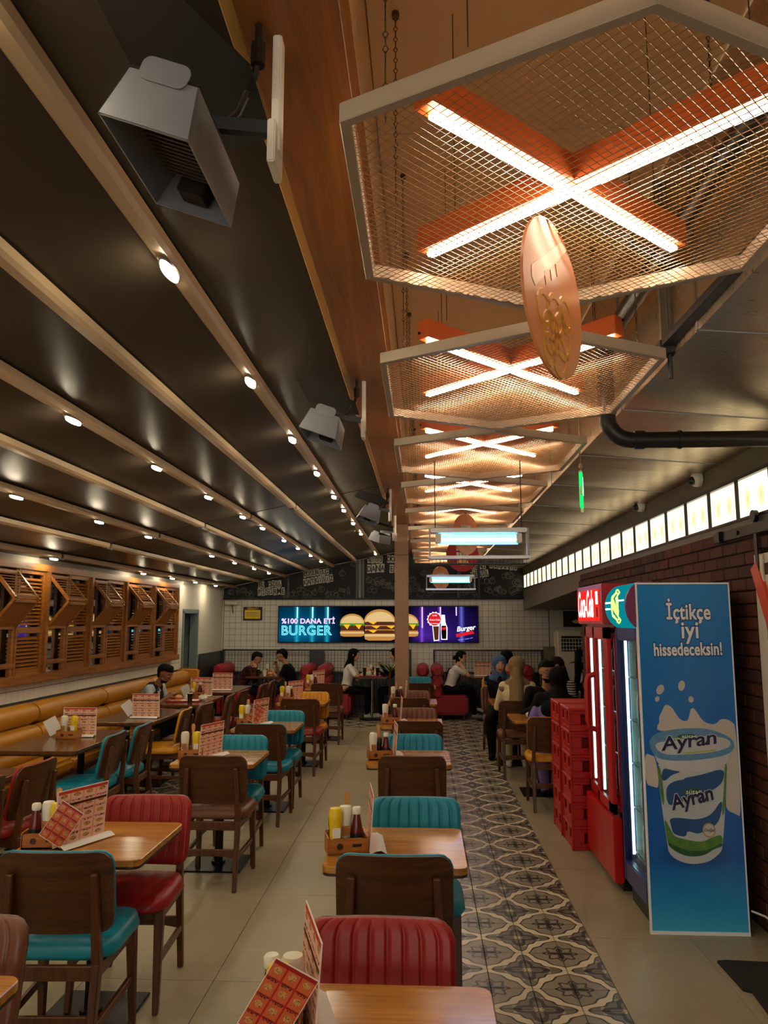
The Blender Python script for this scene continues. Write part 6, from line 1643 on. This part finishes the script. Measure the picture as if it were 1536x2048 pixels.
person('person in black reaching across the table, half hidden by the brown column', -.38, 14.3, W_, 'cloth_black', 'cloth_black', lean=10, head=(0, -8), hands=[(-.10, .46, .86), (.08, .42, .98)], skin='skin_b', hair=('long', 'hair_black'), vox=.009, seat=.43, scale=.95, woman=True)
person('woman in a white T-shirt with black strap, hand on her chin, at the back', .44, 14.2, E_ - .08, 'cloth_white', 'cloth_black', lean=20, head=(-22, -4), hands=[(-.02, .27, .86), (.04, .25, 1.03)], sleeve='short', skin='skin_b', hair=('bun', 'hair_black'), vox=.009, seat=.43, scale=.93, woman=True, extra=strap,
       feet=[(-.10, .5, 0), (.02, .60, .14)], cross=True, pole=[(-.3, .5, -1), (.3, .5, -1)])
person('woman in a blue headscarf and black clothes, hand at her mouth, facing the camera', 1.02, 10.55, PI - .15, 'cloth_black', 'cloth_black', lean=12, head=(12, -6), hands=[(-.1, .34, .83), (-.0, .20, 1.10)], skin='skin_b', hijab='cloth_blue', shoes='cloth_black', vox=.008, scale=.96, woman=True, robe=True)
person('woman in a khaki headscarf and cream coat with her back to the camera', 1.09, 9.22, -.05, 'cloth_cream', 'cloth_cream', lean=6, head=(-4, -6), hijab='cloth_khaki', skin='skin_b', shoes='shoe_white', vox=.008, scale=.98, woman=True, robe=True)
person('man in black with glasses and short beard looking towards the camera', 1.33, 8.78, PI + .1, 'cloth_black', 'cloth_navy', lean=10, head=(4, -4), hands=[(-.02, .36, .86), (.22, .42, .86)], skin='skin_a', hair=('short', 'hair_black'), beard=True, glasses=True, shoes='cloth_black', vox=.0075, scale=.98)
person('person in a black headscarf and purple dress with back to the camera', 1.24, 7.68, -.15, 'cloth_purple', 'cloth_purple', lean=12, side=6, head=(-10, -14), hijab='cloth_black', skin='skin_b', shoes='cloth_black', vox=.008, scale=.96, woman=True, robe=True)
person('brown-haired woman in a striped shirt behind the black headscarf', 1.72, 9.82, PI - .7, 'cloth_stripe', 'cloth_navy', lean=10, head=(0, -16), hands=[(-.1, .34, .83), (.1, .34, .83)], skin='skin_b', hair=('long', 'hair_brown'), shoes='cloth_black', vox=.0085, scale=.96, woman=True)
person('dark-haired person seated behind the blue headscarf, seen from behind', 1.24, 11.55, .1, 'booth_red', 'cloth_navy', lean=8, head=(0, -6), hair=('short', 'hair_black'), skin='skin_a', shoes='cloth_black', vox=.0095, scale=.97)
person('person standing in black, mostly hidden behind the red cooler', 2.12, 9.9, .2, 'cloth_black', 'cloth_black', lean=2, stand=True, head=(0, -4), hands=[(-.24, .06, .80), (.24, .06, .80)], skin='skin_a', hair=('short', 'hair_black'), shoes='cloth_black', vox=.0095, scale=.98, pole=[(0, -1, 0), (0, -1, 0)])

# ------------------------------------------------------------------ turn text and remeshed bodies into plain meshes
bpy.context.view_layer.update()
dg = bpy.context.evaluated_depsgraph_get()
done = []
for o, fin in PEND:
    me = bpy.data.meshes.new_from_object(o.evaluated_get(dg)); done.append((o, fin, me))
for o, fin, me in done:
    if fin: fin(me)
    if o.type == 'FONT':
        n = bpy.data.objects.new('swap', me); COL.objects.link(n); n.parent = o.parent; n.matrix_parent_inverse = o.matrix_parent_inverse.copy(); n.matrix_basis = o.matrix_basis.copy()
        nm = o.name; me.name = nm.split('.')[0]; bpy.data.objects.remove(o); n.name = nm
    else:
        mats_ = [s.material for s in o.material_slots]
        o.modifiers.clear(); o.data = me
        if len(me.materials) == 0:
            for m_ in mats_: me.materials.append(m_)
        me.polygons.foreach_set('use_smooth', [True] * len(me.polygons))
print('objects', len(bpy.data.objects), 'tris', sum(len(m_.polygons) * 2 for m_ in bpy.data.meshes))
